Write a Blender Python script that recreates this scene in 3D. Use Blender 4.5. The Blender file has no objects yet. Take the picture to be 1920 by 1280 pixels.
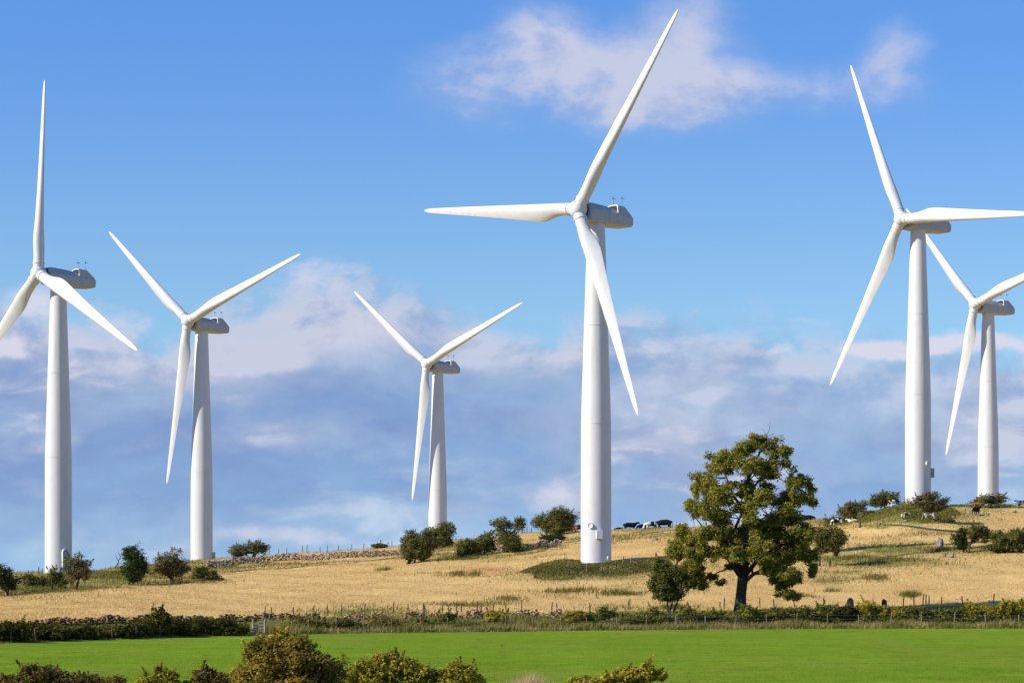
import bpy, bmesh, math, random
import numpy as np
from mathutils import Vector, Matrix

C = bpy.context.scene.collection
SC = bpy.context.scene
F, HC, YH, UC = 4800.0, 4.0, 1085.0, 960.0          # focal length in photo pixels, eye height, horizon row, centre column
rng = np.random.default_rng(7)
random.seed(7)
SUN_EL, SUN_DIR_XY = math.radians(31), (-0.94, -0.34)

# ------------------------------------------------------------------ terrain
KU  = np.array([-400,   0,  200,  420,  600,  760,  960, 1090, 1260, 1400, 1560, 1700, 1920, 2300], float)
ROE = np.array([1212,1207, 1200, 1193, 1189, 1187, 1185, 1183, 1182, 1181, 1180, 1180, 1180, 1180], float)   # far edge of the green field
RLO = np.array([1170,1167, 1162, 1158, 1155, 1151, 1148, 1147, 1144, 1142, 1140, 1137, 1131, 1122], float)   # lower edge of the straw field
RUP = np.array([1130,1116, 1101, 1079, 1062, 1053, 1037, 1029, 1020, 1022, 1020, 1012, 1000,  985], float)   # thorn tree line
YUP = np.array([ 250, 255,  262,  300,  312,  305,  300,  292,  286,  285,  285,  288,  292,  295], float)
RRI = np.array([1086,1077, 1066, 1046, 1034, 1022, 1001,  995,  988,  984,  972,  946,  942,  938], float)   # ridge
YRI = np.array([ 305, 305,  315,  366,  378,  380,  370,  360,  350,  345,  336,  316,  328,  335], float)
YE = F*HC/(ROE-YH)
YL = YE+18.0
ZL = HC-(RLO-YH)/F*YL
ZU = HC-(RUP-YH)/F*YUP
ZR = HC-(RRI-YH)/F*YRI

def edgeY(u): return np.interp(u, KU, YE)
def lowY(u): return np.interp(u, KU, YL)
def upY(u): return np.interp(u, KU, YUP)
def ridgeY(u): return np.interp(u, KU, YRI)

def _gz(X, Y):
    Yc = np.maximum(Y, 30.0)
    u = UC+F*X/Yc
    ye, yl, yu, yr = (np.interp(u, KU, a) for a in (YE, YL, YUP, YRI))
    zl, zu, zr = (np.interp(u, KU, a) for a in (ZL, ZU, ZR))
    t1 = np.clip((Y-ye)/(yl-ye), 0, 1)
    t2 = np.clip((Y-yl)/(yu-yl), 0, 1)
    t3 = np.clip((Y-yu)/(yr-yu), 0, 1)
    z = zl*t1*t1*(3-2*t1)+(zu-zl)*t2+(zr-zu)*t3
    z = z-np.clip(Y-yr, 0, 260)*0.055
    return np.where(Y < ye, 0.0, z)

def ground(X, Y):
    X = np.asarray(X, float); Y = np.asarray(Y, float)
    z = (_gz(X, Y-5)+2*_gz(X, Y)+_gz(X, Y+5))/4
    Yc = np.maximum(Y, 30.0); u = UC+F*X/Yc
    m = np.clip((Y-np.interp(u, KU, YE)-4)/25, 0, 1)
    z = z+m*(0.10*np.sin(X*0.31+1.3)*np.sin(Y*0.23)+0.06*np.sin(X*0.83+Y*0.41)+0.07*np.sin(X*0.11-Y*0.53))
    # bank of rough growth in front of the right-hand turbine
    g = np.exp(-((u-1690)/85.0)**2-((Y-308)/7.0)**2)
    return np.where(Y < np.interp(u, KU, YE)-5, 0.0, z+0.55*g)

def gz(x, y): return float(ground(x, y))

def on_ground(u, row, lo=60.0, hi=460.0):
    """first ground point seen at photo column u, row"""
    Y = np.arange(lo, hi, 0.25)
    X = (u-UC)/F*Y
    Z = ground(X, Y)
    r = YH-F*(Z-HC)/Y
    k = np.argmax(r <= row)
    if r[k] > row: k = int(np.argmin(r))
    return Vector((X[k], Y[k], Z[k]))

def at(u, Y): 
    x = (u-UC)/F*Y
    return Vector((x, Y, gz(x, Y)))

def ray(u, row, Y): return Vector(((u-UC)/F*Y, Y, HC+(YH-row)/F*Y))

# ------------------------------------------------------------------ object helpers
def tag(o, label=None, cat=None, group=None, kind=None):
    if label: o['label'] = label
    if cat: o['category'] = cat
    if group: o['group'] = group
    if kind: o['kind'] = kind
    return o

def empty(name, loc, label, cat, group=None):
    o = bpy.data.objects.new(name, None); C.objects.link(o); o.location = loc
    o.empty_display_size = 0.5
    return tag(o, label, cat, group)

def link(name, me, mat=None, parent=None, loc=None):
    o = bpy.data.objects.new(name, me); C.objects.link(o)
    if mat is not None: me.materials.append(mat)
    if parent is not None: o.parent = parent
    if loc is not None: o.location = loc
    return o

def np_mesh(name, verts, faces, smooth=False):
    """verts (N,3), faces (M,k) numpy"""
    me = bpy.data.meshes.new(name)
    verts = np.asarray(verts, np.float32); faces = np.asarray(faces, np.int32)
    n, k = faces.shape
    me.vertices.add(len(verts)); me.vertices.foreach_set('co', verts.ravel())
    me.loops.add(n*k); me.loops.foreach_set('vertex_index', faces.ravel())
    me.polygons.add(n); me.polygons.foreach_set('loop_start', np.arange(0, n*k, k, dtype=np.int32))
    if smooth: me.polygons.foreach_set('use_smooth', np.ones(n, bool))
    me.update(calc_edges=True); me.validate()
    return me

class MB:
    """collects loose shapes into one mesh"""
    def __init__(s): s.v = []; s.f = []
    def add(s, verts, faces):
        b = len(s.v); s.v += [tuple(v) for v in verts]; s.f += [tuple(i+b for i in f) for f in faces]
    def tube(s, pts, rad, n=8, cap=True):
        pts = [Vector(p) for p in pts]; V = []; Fc = []
        ref = Vector((0, 0, 1))
        for i, p in enumerate(pts):
            d = (pts[min(i+1, len(pts)-1)]-pts[max(i-1, 0)]).normalized()
            a = d.cross(ref)
            if a.length < 0.15: a = d.cross(Vector((0, 1, 0)))
            a.normalize(); b = d.cross(a)
            for k in range(n):
                t = 2*math.pi*k/n
                V.append(p+(a*math.cos(t)+b*math.sin(t))*rad[i])
        for i in range(len(pts)-1):
            for k in range(n):
                Fc.append((i*n+k, i*n+(k+1) % n, (i+1)*n+(k+1) % n, (i+1)*n+k))
        if cap:
            Fc.append(tuple(range(n))[::-1]); Fc.append(tuple((len(pts)-1)*n+k for k in range(n)))
        s.add(V, Fc)
    def box(s, c, hx, hy, hz, ax=None):
        """box about c with half sizes along axes ax (three vectors)"""
        X, Y, Z = ax or (Vector((1, 0, 0)), Vector((0, 1, 0)), Vector((0, 0, 1)))
        c = Vector(c)
        V = [c+X*(sx*hx)+Y*(sy*hy)+Z*(sz*hz) for sx in (-1, 1) for sy in (-1, 1) for sz in (-1, 1)]
        s.add(V, [(0, 1, 3, 2), (4, 6, 7, 5), (0, 4, 5, 1), (2, 3, 7, 6), (0, 2, 6, 4), (1, 5, 7, 3)])
    def loft(s, secs, cap0=True, cap1=True):
        n = len(secs[0]); V = [p for q in secs for p in q]; Fc = []
        for i in range(len(secs)-1):
            for k in range(n):
                Fc.append((i*n+k, i*n+(k+1) % n, (i+1)*n+(k+1) % n, (i+1)*n+k))
        if cap0: Fc.append(tuple(range(n))[::-1])
        if cap1: Fc.append(tuple((len(secs)-1)*n+k for k in range(n)))
        s.add(V, Fc)
    def build(s, name, mat, parent=None, smooth=False, bevel=0, loc=None, angle=None):
        me = bpy.data.meshes.new(name); me.from_pydata(s.v, [], s.f); me.update()
        bm = bmesh.new(); bm.from_mesh(me)
        bmesh.ops.recalc_face_normals(bm, faces=bm.faces)
        if bevel: bmesh.ops.bevel(bm, geom=list(bm.edges), offset=bevel, segments=2, affect='EDGES', clamp_overlap=True)
        bm.to_mesh(me); bm.free()
        o = link(name, me, mat, parent, loc)
        if smooth: me.polygons.foreach_set('use_smooth', [True]*len(me.polygons))
        if angle: me.set_sharp_from_angle(angle=math.radians(angle))
        return o

# ------------------------------------------------------------------ node helpers / materials
class NT:
    def __init__(s, tree): s.t = tree; s.n = tree.nodes; s.l = tree.links
    def new(s, typ, **kw):
        n = s.n.new(typ)
        for k, v in kw.items(): setattr(n, k, v)
        return n
    def put(s, sock, v):
        if isinstance(v, bpy.types.NodeSocket): s.l.new(v, sock)
        elif isinstance(v, (tuple, list)):
            try: sock.default_value = tuple(v) if len(v) == len(sock.default_value) else tuple(v)+(1.0,)
            except Exception: sock.default_value = v
        else: sock.default_value = v
    def m(s, op, a, b=None, c=None, clamp=False):
        n = s.new('ShaderNodeMath', operation=op); n.use_clamp = clamp
        s.put(n.inputs[0], a)
        if b is not None: s.put(n.inputs[1], b)
        if c is not None: s.put(n.inputs[2], c)
        return n.outputs[0]
    def add(s, *a):
        r = a[0]
        for x in a[1:]: r = s.m('ADD', r, x)
        return r
    def mul(s, *a):
        r = a[0]
        for x in a[1:]: r = s.m('MULTIPLY', r, x)
        return r
    def sub(s, a, b): return s.m('SUBTRACT', a, b)
    def step(s, v, lo, hi, a=0.0, b=1.0):
        n = s.new('ShaderNodeMapRange', interpolation_type='SMOOTHSTEP')
        s.put(n.inputs['Value'], v); s.put(n.inputs['From Min'], lo); s.put(n.inputs['From Max'], hi)
        s.put(n.inputs['To Min'], a); s.put(n.inputs['To Max'], b)
        return n.outputs['Result']
    def vec(s, x, y, z):
        n = s.new('ShaderNodeCombineXYZ')
        for i, v in enumerate((x, y, z)): s.put(n.inputs[i], v)
        return n.outputs[0]
    def noise(s, v, scale, detail=4, rough=0.5, dist=0.0, out='Fac'):
        n = s.new('ShaderNodeTexNoise', noise_dimensions='3D')
        s.put(n.inputs['Vector'], v); n.inputs['Scale'].default_value = scale
        n.inputs['Detail'].default_value = detail; n.inputs['Roughness'].default_value = rough
        n.inputs['Distortion'].default_value = dist
        return n.outputs[out]
    def mix(s, f, a, b, typ='MIX'):
        n = s.new('ShaderNodeMix', data_type='RGBA', blend_type=typ)
        s.put(n.inputs[0], f); s.put(n.inputs[6], a); s.put(n.inputs[7], b)
        return n.outputs[2]
    def ramp(s, f, stops):
        n = s.new('ShaderNodeValToRGB'); s.put(n.inputs[0], f)
        el = n.color_ramp.elements
        while len(el) < len(stops): el.new(0.5)
        for e, (p, c) in zip(el, stops): e.position = p; e.color = tuple(c)+(1.0,)
        return n.outputs[0]

def material(name):
    m = bpy.data.materials.new(name); m.use_nodes = True
    t = NT(m.node_tree); t.n.clear()
    out = t.new('ShaderNodeOutputMaterial')
    return m, t, out

def principled(name, col, rough=0.8, spec=0.2, vary=0.12, scale=3.0, streak=None):
    m, t, out = material(name)
    b = t.new('ShaderNodeBsdfPrincipled')
    geo = t.new('ShaderNodeNewGeometry').outputs['Position']
    n = t.noise(geo, scale, 5, 0.6)
    f = t.step(n, 0.3, 0.7, 1-vary, 1+vary)
    c = t.mix(1.0, tuple(col), t.vec(f, f, f), 'MULTIPLY')
    if streak:
        sp = t.new('ShaderNodeSeparateXYZ'); t.put(sp.inputs[0], geo)
        nn = t.noise(t.vec(t.mul(sp.outputs[0], 2.2), t.mul(sp.outputs[1], 2.2), t.mul(sp.outputs[2], 0.12)), 1.0, 4, 0.6)
        c = t.mix(t.step(nn, 0.48, 0.8, 0.0, 0.75), c, tuple(streak))
    t.put(b.inputs['Base Color'], c)
    b.inputs['Roughness'].default_value = rough
    b.inputs['Specular IOR Level'].default_value = spec
    t.l.new(b.outputs[0], out.inputs[0])
    return m

def leafmat(name, cols, trans=0.28, clump=1.4):
    """leaves: colour varies from leaf to leaf and in broad clumps over the plant"""
    m, t, out = material(name)
    g = t.new('ShaderNodeNewGeometry')
    rnd = g.outputs['Random Per Island']
    n = t.noise(g.outputs['Position'], clump, 3, 0.55)
    f = t.add(t.mul(rnd, 0.55), t.mul(t.step(n, 0.3, 0.7), 0.45))
    c = t.ramp(f, [(i/(len(cols)-1), k) for i, k in enumerate(cols)])
    d = t.new('ShaderNodeBsdfDiffuse'); t.put(d.inputs[0], c)
    tr = t.new('ShaderNodeBsdfTranslucent'); t.put(tr.inputs[0], c)
    mx = t.new('ShaderNodeMixShader'); mx.inputs[0].default_value = trans
    t.l.new(d.outputs[0], mx.inputs[1]); t.l.new(tr.outputs[0], mx.inputs[2])
    t.l.new(mx.outputs[0], out.inputs[0])
    return m

M = {}
M['paint'] = principled('white_paint', (0.58, 0.572, 0.56), 0.5, 0.3, 0.03, 0.6, streak=(0.47, 0.462, 0.445))
M['nacelle'] = principled('shaded_white_paint', (0.39, 0.39, 0.392), 0.5, 0.35, 0.05, 0.9, streak=(0.26, 0.26, 0.26))  # same white paint as the towers, darkened: the nacelle's shade put into colour
M['dark_metal'] = principled('dark_metal', (0.05, 0.05, 0.055), 0.6, 0.3)
M['grey_metal'] = principled('grey_metal', (0.30, 0.31, 0.32), 0.5, 0.4)
M['bark'] = principled('bark', (0.055, 0.045, 0.034), 0.95, 0.1, 0.45, 5.0)
M['bark_pale'] = principled('pale_bark', (0.16, 0.13, 0.10), 0.95, 0.1, 0.4, 5.0)
M['post'] = principled('weathered_wood', (0.175, 0.14, 0.098), 0.95, 0.1, 0.4, 3.0)
M['post_dark'] = principled('old_dark_wood', (0.10, 0.075, 0.06), 0.95, 0.1, 0.4, 3.0)
M['gate'] = principled('pale_gate_wood', (0.27, 0.235, 0.19), 0.9, 0.1, 0.2, 3.0)
M['wire'] = principled('fence_wire', (0.12, 0.12, 0.12), 0.6, 0.4)
M['rock'] = principled('grey_rock', (0.22, 0.195, 0.17), 0.95, 0.1, 0.4, 4.0)

M['ash'] = leafmat('ash_leaves', [(0.1171, 0.12, 0.021), (0.203, 0.1976, 0.033), (0.3123, 0.2782, 0.045), (0.4529, 0.366, 0.075)], 0.42, 0.9)
M['ash_dark'] = leafmat('small_tree_leaves', [(0.0575, 0.0688, 0.0179), (0.115, 0.121, 0.0275), (0.2156, 0.1925, 0.0468)], 0.3, 1.2)
M['thorn'] = leafmat('thorn_leaves', [(0.0451, 0.0557, 0.0188), (0.0918, 0.102, 0.0282), (0.1764, 0.167, 0.0484), (0.2822, 0.2318, 0.0806)], 0.3, 1.2)
M['thorn_green'] = leafmat('green_thorn_leaves', [(0.024, 0.0408, 0.0144), (0.048, 0.072, 0.0216), (0.102, 0.114, 0.0336)], 0.3, 1.2)
M['thorn_brown'] = leafmat('brown_thorn_leaves', [(0.0605, 0.0581, 0.0242), (0.132, 0.115, 0.0462), (0.22, 0.1694, 0.077), (0.165, 0.1694, 0.0495)], 0.3, 1.5)
M['olive'] = leafmat('olive_leaves', [(0.06, 0.0624, 0.0192), (0.126, 0.12, 0.0336), (0.216, 0.186, 0.054)], 0.3, 1.2)
M['hedge'] = leafmat('hedge_leaves', [(0.0185, 0.0264, 0.0079), (0.0449, 0.0528, 0.0119), (0.099, 0.0898, 0.0198), (0.264, 0.1848, 0.0396)], 0.28, 0.8)
M['bramble'] = leafmat('bramble_leaves', [(0.0482, 0.0719, 0.015), (0.11, 0.1294, 0.0275), (0.2063, 0.1941, 0.04), (0.33, 0.2731, 0.0625)], 0.33, 1.2)
M['yellow'] = leafmat('yellow_olive_leaves', [(0.0925, 0.0925, 0.0142), (0.2352, 0.2099, 0.0283), (0.4536, 0.3611, 0.0454), (0.672, 0.4536, 0.085)], 0.38, 1.6)
M['gorse'] = leafmat('brown_gorse_leaves', [(0.0432, 0.0374, 0.0144), (0.108, 0.0792, 0.0259), (0.1872, 0.1224, 0.0403), (0.144, 0.1368, 0.0288)], 0.3, 1.6)
M['russet'] = leafmat('russet_leaves', [(0.0688, 0.055, 0.0165), (0.1633, 0.1135, 0.0264), (0.2836, 0.1978, 0.0363), (0.4297, 0.2923, 0.0495)], 0.38, 1.3)
M['bank'] = leafmat('bank_leaves', [(0.036, 0.045, 0.0132), (0.0936, 0.093, 0.029), (0.1512, 0.1425, 0.0343), (0.1872, 0.1275, 0.0594)], 0.3, 0.7)
M['straw'] = leafmat('straw_blades', [(0.48, 0.315, 0.122), (0.58, 0.39, 0.158), (0.65, 0.445, 0.185), (0.71, 0.51, 0.225)], 0.3, 0.25)
M['rough'] = leafmat('rough_grass_blades', [(0.0784, 0.1064, 0.0202), (0.168, 0.168, 0.0392), (0.3024, 0.2408, 0.084), (0.448, 0.3248, 0.1456)], 0.3, 0.5)
M['green_blade'] = leafmat('green_grass_blades', [(0.095, 0.165, 0.014), (0.14, 0.22, 0.018), (0.18, 0.255, 0.022), (0.25, 0.29, 0.04)], 0.3, 0.30)
M['dry'] = leafmat('dry_grass_blades', [(0.30, 0.21, 0.09), (0.5, 0.36, 0.19), (0.62, 0.46, 0.28)], 0.3, 1.0)
M['rush'] = leafmat('rush_blades', [(0.0591, 0.0743, 0.0162), (0.1519, 0.1485, 0.0338), (0.27, 0.2025, 0.054)], 0.3, 0.8)

def stonemat(name, cols):
    m, t, out = material(name)
    g = t.new('ShaderNodeNewGeometry')
    n = t.noise(g.outputs['Position'], 5.0, 4, 0.6)
    c = t.ramp(t.add(t.mul(g.outputs['Random Per Island'], 0.75), t.mul(n, 0.25)), [(i/(len(cols)-1), k) for i, k in enumerate(cols)])
    b = t.new('ShaderNodeBsdfPrincipled'); t.put(b.inputs['Base Color'], c); b.inputs['Roughness'].default_value = 0.95
    b.inputs['Specular IOR Level'].default_value = 0.1
    t.l.new(b.outputs[0], out.inputs[0]); return m
M['stone'] = stonemat('field_stone', [(0.09, 0.065, 0.05), (0.21, 0.155, 0.125), (0.33, 0.25, 0.21), (0.52, 0.43, 0.38)])
M['red_stone'] = stonemat('reddish_stone', [(0.05, 0.028, 0.018), (0.11, 0.058, 0.034), (0.19, 0.105, 0.062), (0.30, 0.19, 0.115)])
M['pink_stone'] = stonemat('pale_pink_stone', [(0.12, 0.065, 0.038), (0.26, 0.145, 0.08), (0.36, 0.215, 0.125), (0.46, 0.32, 0.21)])

# hillside: straw-coloured turf with greener and redder patches carried as point attributes
def hillmat():
    m, t, out = material('straw_turf')
    g = t.new('ShaderNodeNewGeometry'); P = g.outputs['Position']
    big = t.noise(P, 0.05, 5, 0.6); mid = t.noise(P, 0.45, 5, 0.65); fine = t.noise(P, 3.5, 4, 0.7)
    sp = t.new('ShaderNodeSeparateXYZ'); t.put(sp.inputs[0], P)
    strk = t.noise(t.vec(t.mul(sp.outputs[0], 0.10), t.mul(sp.outputs[1], 0.55), 0.0), 1.0, 4, 0.6)
    f = t.add(t.mul(big, 0.3), t.mul(mid, 0.25), t.mul(fine, 0.2), t.mul(strk, 0.25))
    c = t.ramp(f, [(0.34, (0.40, 0.255, 0.090)), (0.45, (0.53, 0.35, 0.135)), (0.55, (0.62, 0.42, 0.17)), (0.66, (0.70, 0.505, 0.225))])
    ag = t.new('ShaderNodeAttribute', attribute_name='green').outputs['Fac']
    ap = t.new('ShaderNodeAttribute', attribute_name='red').outputs['Fac']
    gcol = t.ramp(t.add(t.mul(mid, 0.6), t.mul(fine, 0.4)), [(0.35, (0.10, 0.115, 0.025)), (0.55, (0.21, 0.205, 0.048)), (0.7, (0.33, 0.27, 0.09))])
    gm = t.step(t.add(ag, t.mul(t.sub(mid, 0.5), 1.3), t.mul(t.sub(fine, 0.5), 0.6)), 0.3, 0.75)
    c = t.mix(gm, c, gcol)
    rm = t.step(t.add(ap, t.mul(t.sub(mid, 0.5), 1.0)), 0.3, 0.9, 0.0, 0.8)
    c = t.mix(rm, c, (0.50, 0.25, 0.115))
    b = t.new('ShaderNodeBsdfDiffuse'); t.put(b.inputs[0], c)
    bp = t.new('ShaderNodeBump'); bp.inputs['Strength'].default_value = 0.6; bp.inputs['Distance'].default_value = 0.25
    t.put(bp.inputs['Height'], t.add(fine, t.mul(mid, 1.5))); t.l.new(bp.outputs[0], b.inputs['Normal'])
    t.l.new(b.outputs[0], out.inputs[0]); return m

def fieldmat():
    m, t, out = material('green_pasture')
    g = t.new('ShaderNodeNewGeometry'); P = g.outputs['Position']
    sp = t.new('ShaderNodeSeparateXYZ'); t.put(sp.inputs[0], P)
    strk = t.noise(t.vec(t.mul(sp.outputs[0], 0.05), t.mul(sp.outputs[1], 0.35), 0.0), 1.0, 4, 0.6)
    mid = t.noise(P, 0.5, 5, 0.65); fine = t.noise(P, 6.0, 4, 0.7)
    f = t.add(t.mul(strk, 0.3), t.mul(mid, 0.35), t.mul(fine, 0.35))
    wide = t.noise(P, 0.07, 3, 0.5)
    c = t.ramp(t.add(t.mul(f, .8), t.mul(wide, .2)), [(0.36, (0.090, 0.160, 0.012)), (0.46, (0.138, 0.218, 0.016)), (0.54, (0.175, 0.262, 0.022)), (0.66, (0.24, 0.32, 0.035))])
    mot = t.noise(t.vec(sp.outputs[0], t.mul(sp.outputs[1], 0.5), 3.0), 0.22, 5, 0.6); mo2 = t.noise(t.vec(sp.outputs[0], t.mul(sp.outputs[1], 0.6), 8.0), 1.1, 4, 0.65)
    c = t.mix(t.mul(t.step(mot, .46, .66), .65), c, (0.20, 0.215, 0.034)); c = t.mix(t.mul(t.step(mo2, .48, .68), .60), c, (0.080, 0.145, 0.014))
    b = t.new('ShaderNodeBsdfDiffuse'); t.put(b.inputs[0], c)
    bp = t.new('ShaderNodeBump'); bp.inputs['Strength'].default_value = 0.5; bp.inputs['Distance'].default_value = 0.08
    t.put(bp.inputs['Height'], fine); t.l.new(bp.outputs[0], b.inputs['Normal'])
    t.l.new(b.outputs[0], out.inputs[0]); return m

# green patches: (u, row, half-width px, half-height rows, strength)
GREEN = [(1660, 1030, 70, 14, .9), (1560, 1048, 60, 10, .8), (1640, 1055, 120, 12, .8), (1720, 1028, 60, 10, .7), (1590, 1072, 60, 6, .7), (1560, 1088, 50, 8, .75),
         (1740, 1050, 60, 8, .6), (1830, 1030, 90, 12, .7), (1700, 966, 130, 18, 1.0), (1560, 976, 60, 10, .9), (1850, 948, 80, 6, .9), (1640, 985, 60, 8, .7),
         (220, 1090, 90, 10, .8), (60, 1100, 90, 14, .9), (180, 1078, 60, 8, .7), (330, 1075, 60, 10, .6), (470, 1058, 120, 5, .5), (680, 1040, 90, 5, .6),
         (880, 1042, 120, 9, .75), (860, 1020, 60, 14, .7), (1100, 1075, 150, 14, 1.0), (1180, 1100, 40, 8, .5), (1060, 1112, 60, 7, .45), (1220, 1000, 120, 12, .5), (1100, 1010, 90, 8, .45),
         (990, 1022, 60, 8, .6), (840, 1078, 50, 4, .5), (690, 1148, 100, 10, .9), (1150, 1140, 60, 6, .5), (1400, 1062, 120, 8, .45), (1380, 1010, 120, 10, .45)]
RED = [(920, 1069, 60, 9, 1.0), (1180, 1030, 60, 5, .5), (1350, 1118, 90, 6, .3), (840, 1066, 60, 4, .6)]

def patch_field(X, Y, Z, patches):
    u = UC+F*X/np.maximum(Y, 30); r = YH-F*(Z-HC)/np.maximum(Y, 30)
    o = np.zeros_like(X)
    for (a, b, w, h, s) in patches:
        o = np.maximum(o, s*np.exp(-((u-a)/w)**2-((r-b)/h)**2))
    return o

def build_terrain():
    xs = np.unique(np.concatenate([np.linspace(-1500, -130, 40), np.arange(-130, 131, 1.0), np.linspace(131, 1500, 40)]))
    ys = np.unique(np.concatenate([np.linspace(-400, 55, 40), np.arange(55, 130, 3.0), np.arange(130, 450, 1.0), np.linspace(450, 4000, 70)]))
    X, Y = np.meshgrid(xs, ys)
    Z = ground(X, Y)
    Z = np.where(Y > 500, Z*np.clip(1-(Y-500)/800, 0, 1)-3*np.clip((Y-500)/800, 0, 1), Z)
    nx, ny = len(xs), len(ys)
    V = np.stack([X, Y, Z], -1).reshape(-1, 3)
    idx = np.arange(nx*ny).reshape(ny, nx)
    Q = np.stack([idx[:-1, :-1], idx[:-1, 1:], idx[1:, 1:], idx[1:, :-1]], -1).reshape(-1, 4)
    cx = V[Q].mean(1); u = UC+F*cx[:, 0]/np.maximum(cx[:, 1], 30)
    isf = cx[:, 1] < np.interp(u, KU, YE)
    u_v = UC+F*X/np.maximum(Y, 30)
    green = patch_field(X, Y, Z, GREEN)
    strip = np.exp(-(np.maximum(0, Y-np.interp(u_v, KU, YL)+4)/3.0)**2)           # growth along the field edge
    green = np.maximum(green, strip)
    leftrough = np.clip((Y-np.interp(u_v, KU, YUP))/6, 0, 1)*np.clip((520-u_v)/150, 0, 1)*0.62
    green = np.maximum(green, leftrough)
    ridge = np.exp(-((Y-np.interp(u_v, KU, YRI))/10)**2)*0.42
    green = np.maximum(green, ridge)
    red = patch_field(X, Y, Z, RED)
    for name, sel, mat in (('field', isf, fieldmat()), ('hillside', ~isf, hillmat())):
        q = Q[sel]; used, inv = np.unique(q, return_inverse=True)
        me = np_mesh(name, V[used], inv.reshape(-1, 4), True)
        for an, arr in (('green', green), ('red', red)):
            a = me.attributes.new(an, 'FLOAT', 'POINT'); a.data.foreach_set('value', arr.reshape(-1)[used].astype(np.float32))
        tag(link(name, me, mat), kind='structure')
build_terrain()

# ------------------------------------------------------------------ leaves and grass (numpy)
def leaf_mesh(name, c, nrm, size, aspect=0.62):
    n = len(c)
    r = rng.normal(size=(n, 3)); nrm = nrm/np.linalg.norm(nrm, axis=1, keepdims=True)
    t = np.cross(nrm, r); t /= np.linalg.norm(t, axis=1, keepdims=True)+1e-9
    b = np.cross(nrm, t)
    s = size[:, None]
    V = np.empty((n, 4, 3))
    V[:, 0] = c-t*s*0.5
    V[:, 1] = c+b*s*0.5*aspect+nrm*s*0.10
    V[:, 2] = c+t*s*0.5
    V[:, 3] = c-b*s*0.5*aspect+nrm*s*0.10
    return np_mesh(name, V.reshape(-1, 3), np.arange(n*4).reshape(n, 4))

def crown_points(blobs, leaf, per_m2=26.0, clump=0.45, fill=0.25, cover=1.0):
    """blobs: list of (centre, radii). returns leaf centres and normals, gathered in clumps on the blobs' shells"""
    Cs, Ns = [], []
    for c, r in blobs:
        c = np.array(c, float); r = np.maximum(np.array(r, float), 0.06)
        area = 4*math.pi*((r[0]*r[1])**1.6/3+(r[0]*r[2])**1.6/3+(r[1]*r[2])**1.6/3)**(1/1.6)
        rc = min(clump, 0.5*r.min()+0.04)
        nc = max(5, int(cover*area/(rc*rc*1.5)))
        d = rng.normal(size=(nc, 3)); d /= np.linalg.norm(d, axis=1, keepdims=True)
        rad = np.where(rng.random(nc) < fill, rng.uniform(0.2, 0.8, nc), np.where(rng.random(nc) < 0.16, rng.uniform(1.08, 1.38, nc), rng.uniform(0.76, 1.06, nc)))
        cc = c+d*rad[:, None]*r
        nl = max(6, int(per_m2*rc*rc*4.0))
        k = rng.integers(int(nl*0.5)+1, int(nl*1.5)+2, nc)
        ii = np.repeat(np.arange(nc), k)
        off = rng.normal(size=(len(ii), 3))*rc*0.42*rng.uniform(0.7, 1.35, nc)[ii][:, None]
        off[:, 2] *= 0.65
        p = cc[ii]+off
        n = d[ii]*0.55+off/(rc+1e-6)*0.5+rng.normal(size=(len(ii), 3))*0.45+np.array([0, 0, 0.35])
        Cs.append(p); Ns.append(n)
    return np.concatenate(Cs), np.concatenate(Ns)

def blades(name, P, h, w, lean, mat, label=None, kind='stuff', parent=None, loc=None, wind=(0.25, 0.05)):
    n = len(P)
    a = rng.uniform(0, math.pi, n)
    t = np.stack([np.cos(a), np.sin(a), np.zeros(n)], -1)
    top = rng.normal(size=(n, 3))*lean; top[:, 2] = 1; top[:, 0] += wind[0]; top[:, 1] += wind[1]
    V = np.empty((n, 3, 3))
    V[:, 0] = P-t*w[:, None]*0.5; V[:, 1] = P+t*w[:, None]*0.5; V[:, 2] = P+top*h[:, None]
    V[:, :2, 2] -= 0.04
    me = np_mesh(name, V.reshape(-1, 3), np.arange(n*3).reshape(n, 3))
    o = link(name, me, mat, parent, loc)
    if kind: o['kind'] = kind
    if label: o['label'] = label
    return o

def scatter(u0, u1, ylo, yhi, n, power=2.0):
    """random ground points between two columns and two depth curves (functions of u), about evenly spread over the view"""
    u = rng.uniform(u0, u1, n)
    a = ylo(u) if callable(ylo) else np.full(n, float(ylo)); b = yhi(u) if callable(yhi) else np.full(n, float(yhi))
    k = rng.random(n)
    Y = 1/(1/a+(1/b-1/a)*k) if power == 2.0 else a+(b-a)*k
    X = (u-UC)/F*Y
    return X, Y, ground(X, Y), u

def vnoise(X, Y, s, seed):
    return (np.sin(X*s+seed)+np.sin(Y*s*1.3+seed*2.1)+np.sin((X+Y)*s*0.7+seed*0.7)+np.sin((X-Y*0.6)*s*1.9+seed*1.3))/4

# grass of the pasture
X, Y, Z, u = scatter(-150, 2070, 88, lambda u: edgeY(u)+0.5, 420000)
keep = rng.random(len(X)) < 0.55+0.5*vnoise(X, Y*0.6, 0.9, 2.2)+0.25*vnoise(X, Y, 2.7, 4.4); X, Y, Z = X[keep], Y[keep], Z[keep]
blades('pasture_grass', np.stack([X, Y, Z], -1), rng.uniform(0.02, 0.055, len(X))*(1+0.4*vnoise(X, Y, 0.6, 3)), rng.uniform(0.018, 0.04, len(X)), 0.6, M['green_blade'],
       'short bright green grass of the pasture')
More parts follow.
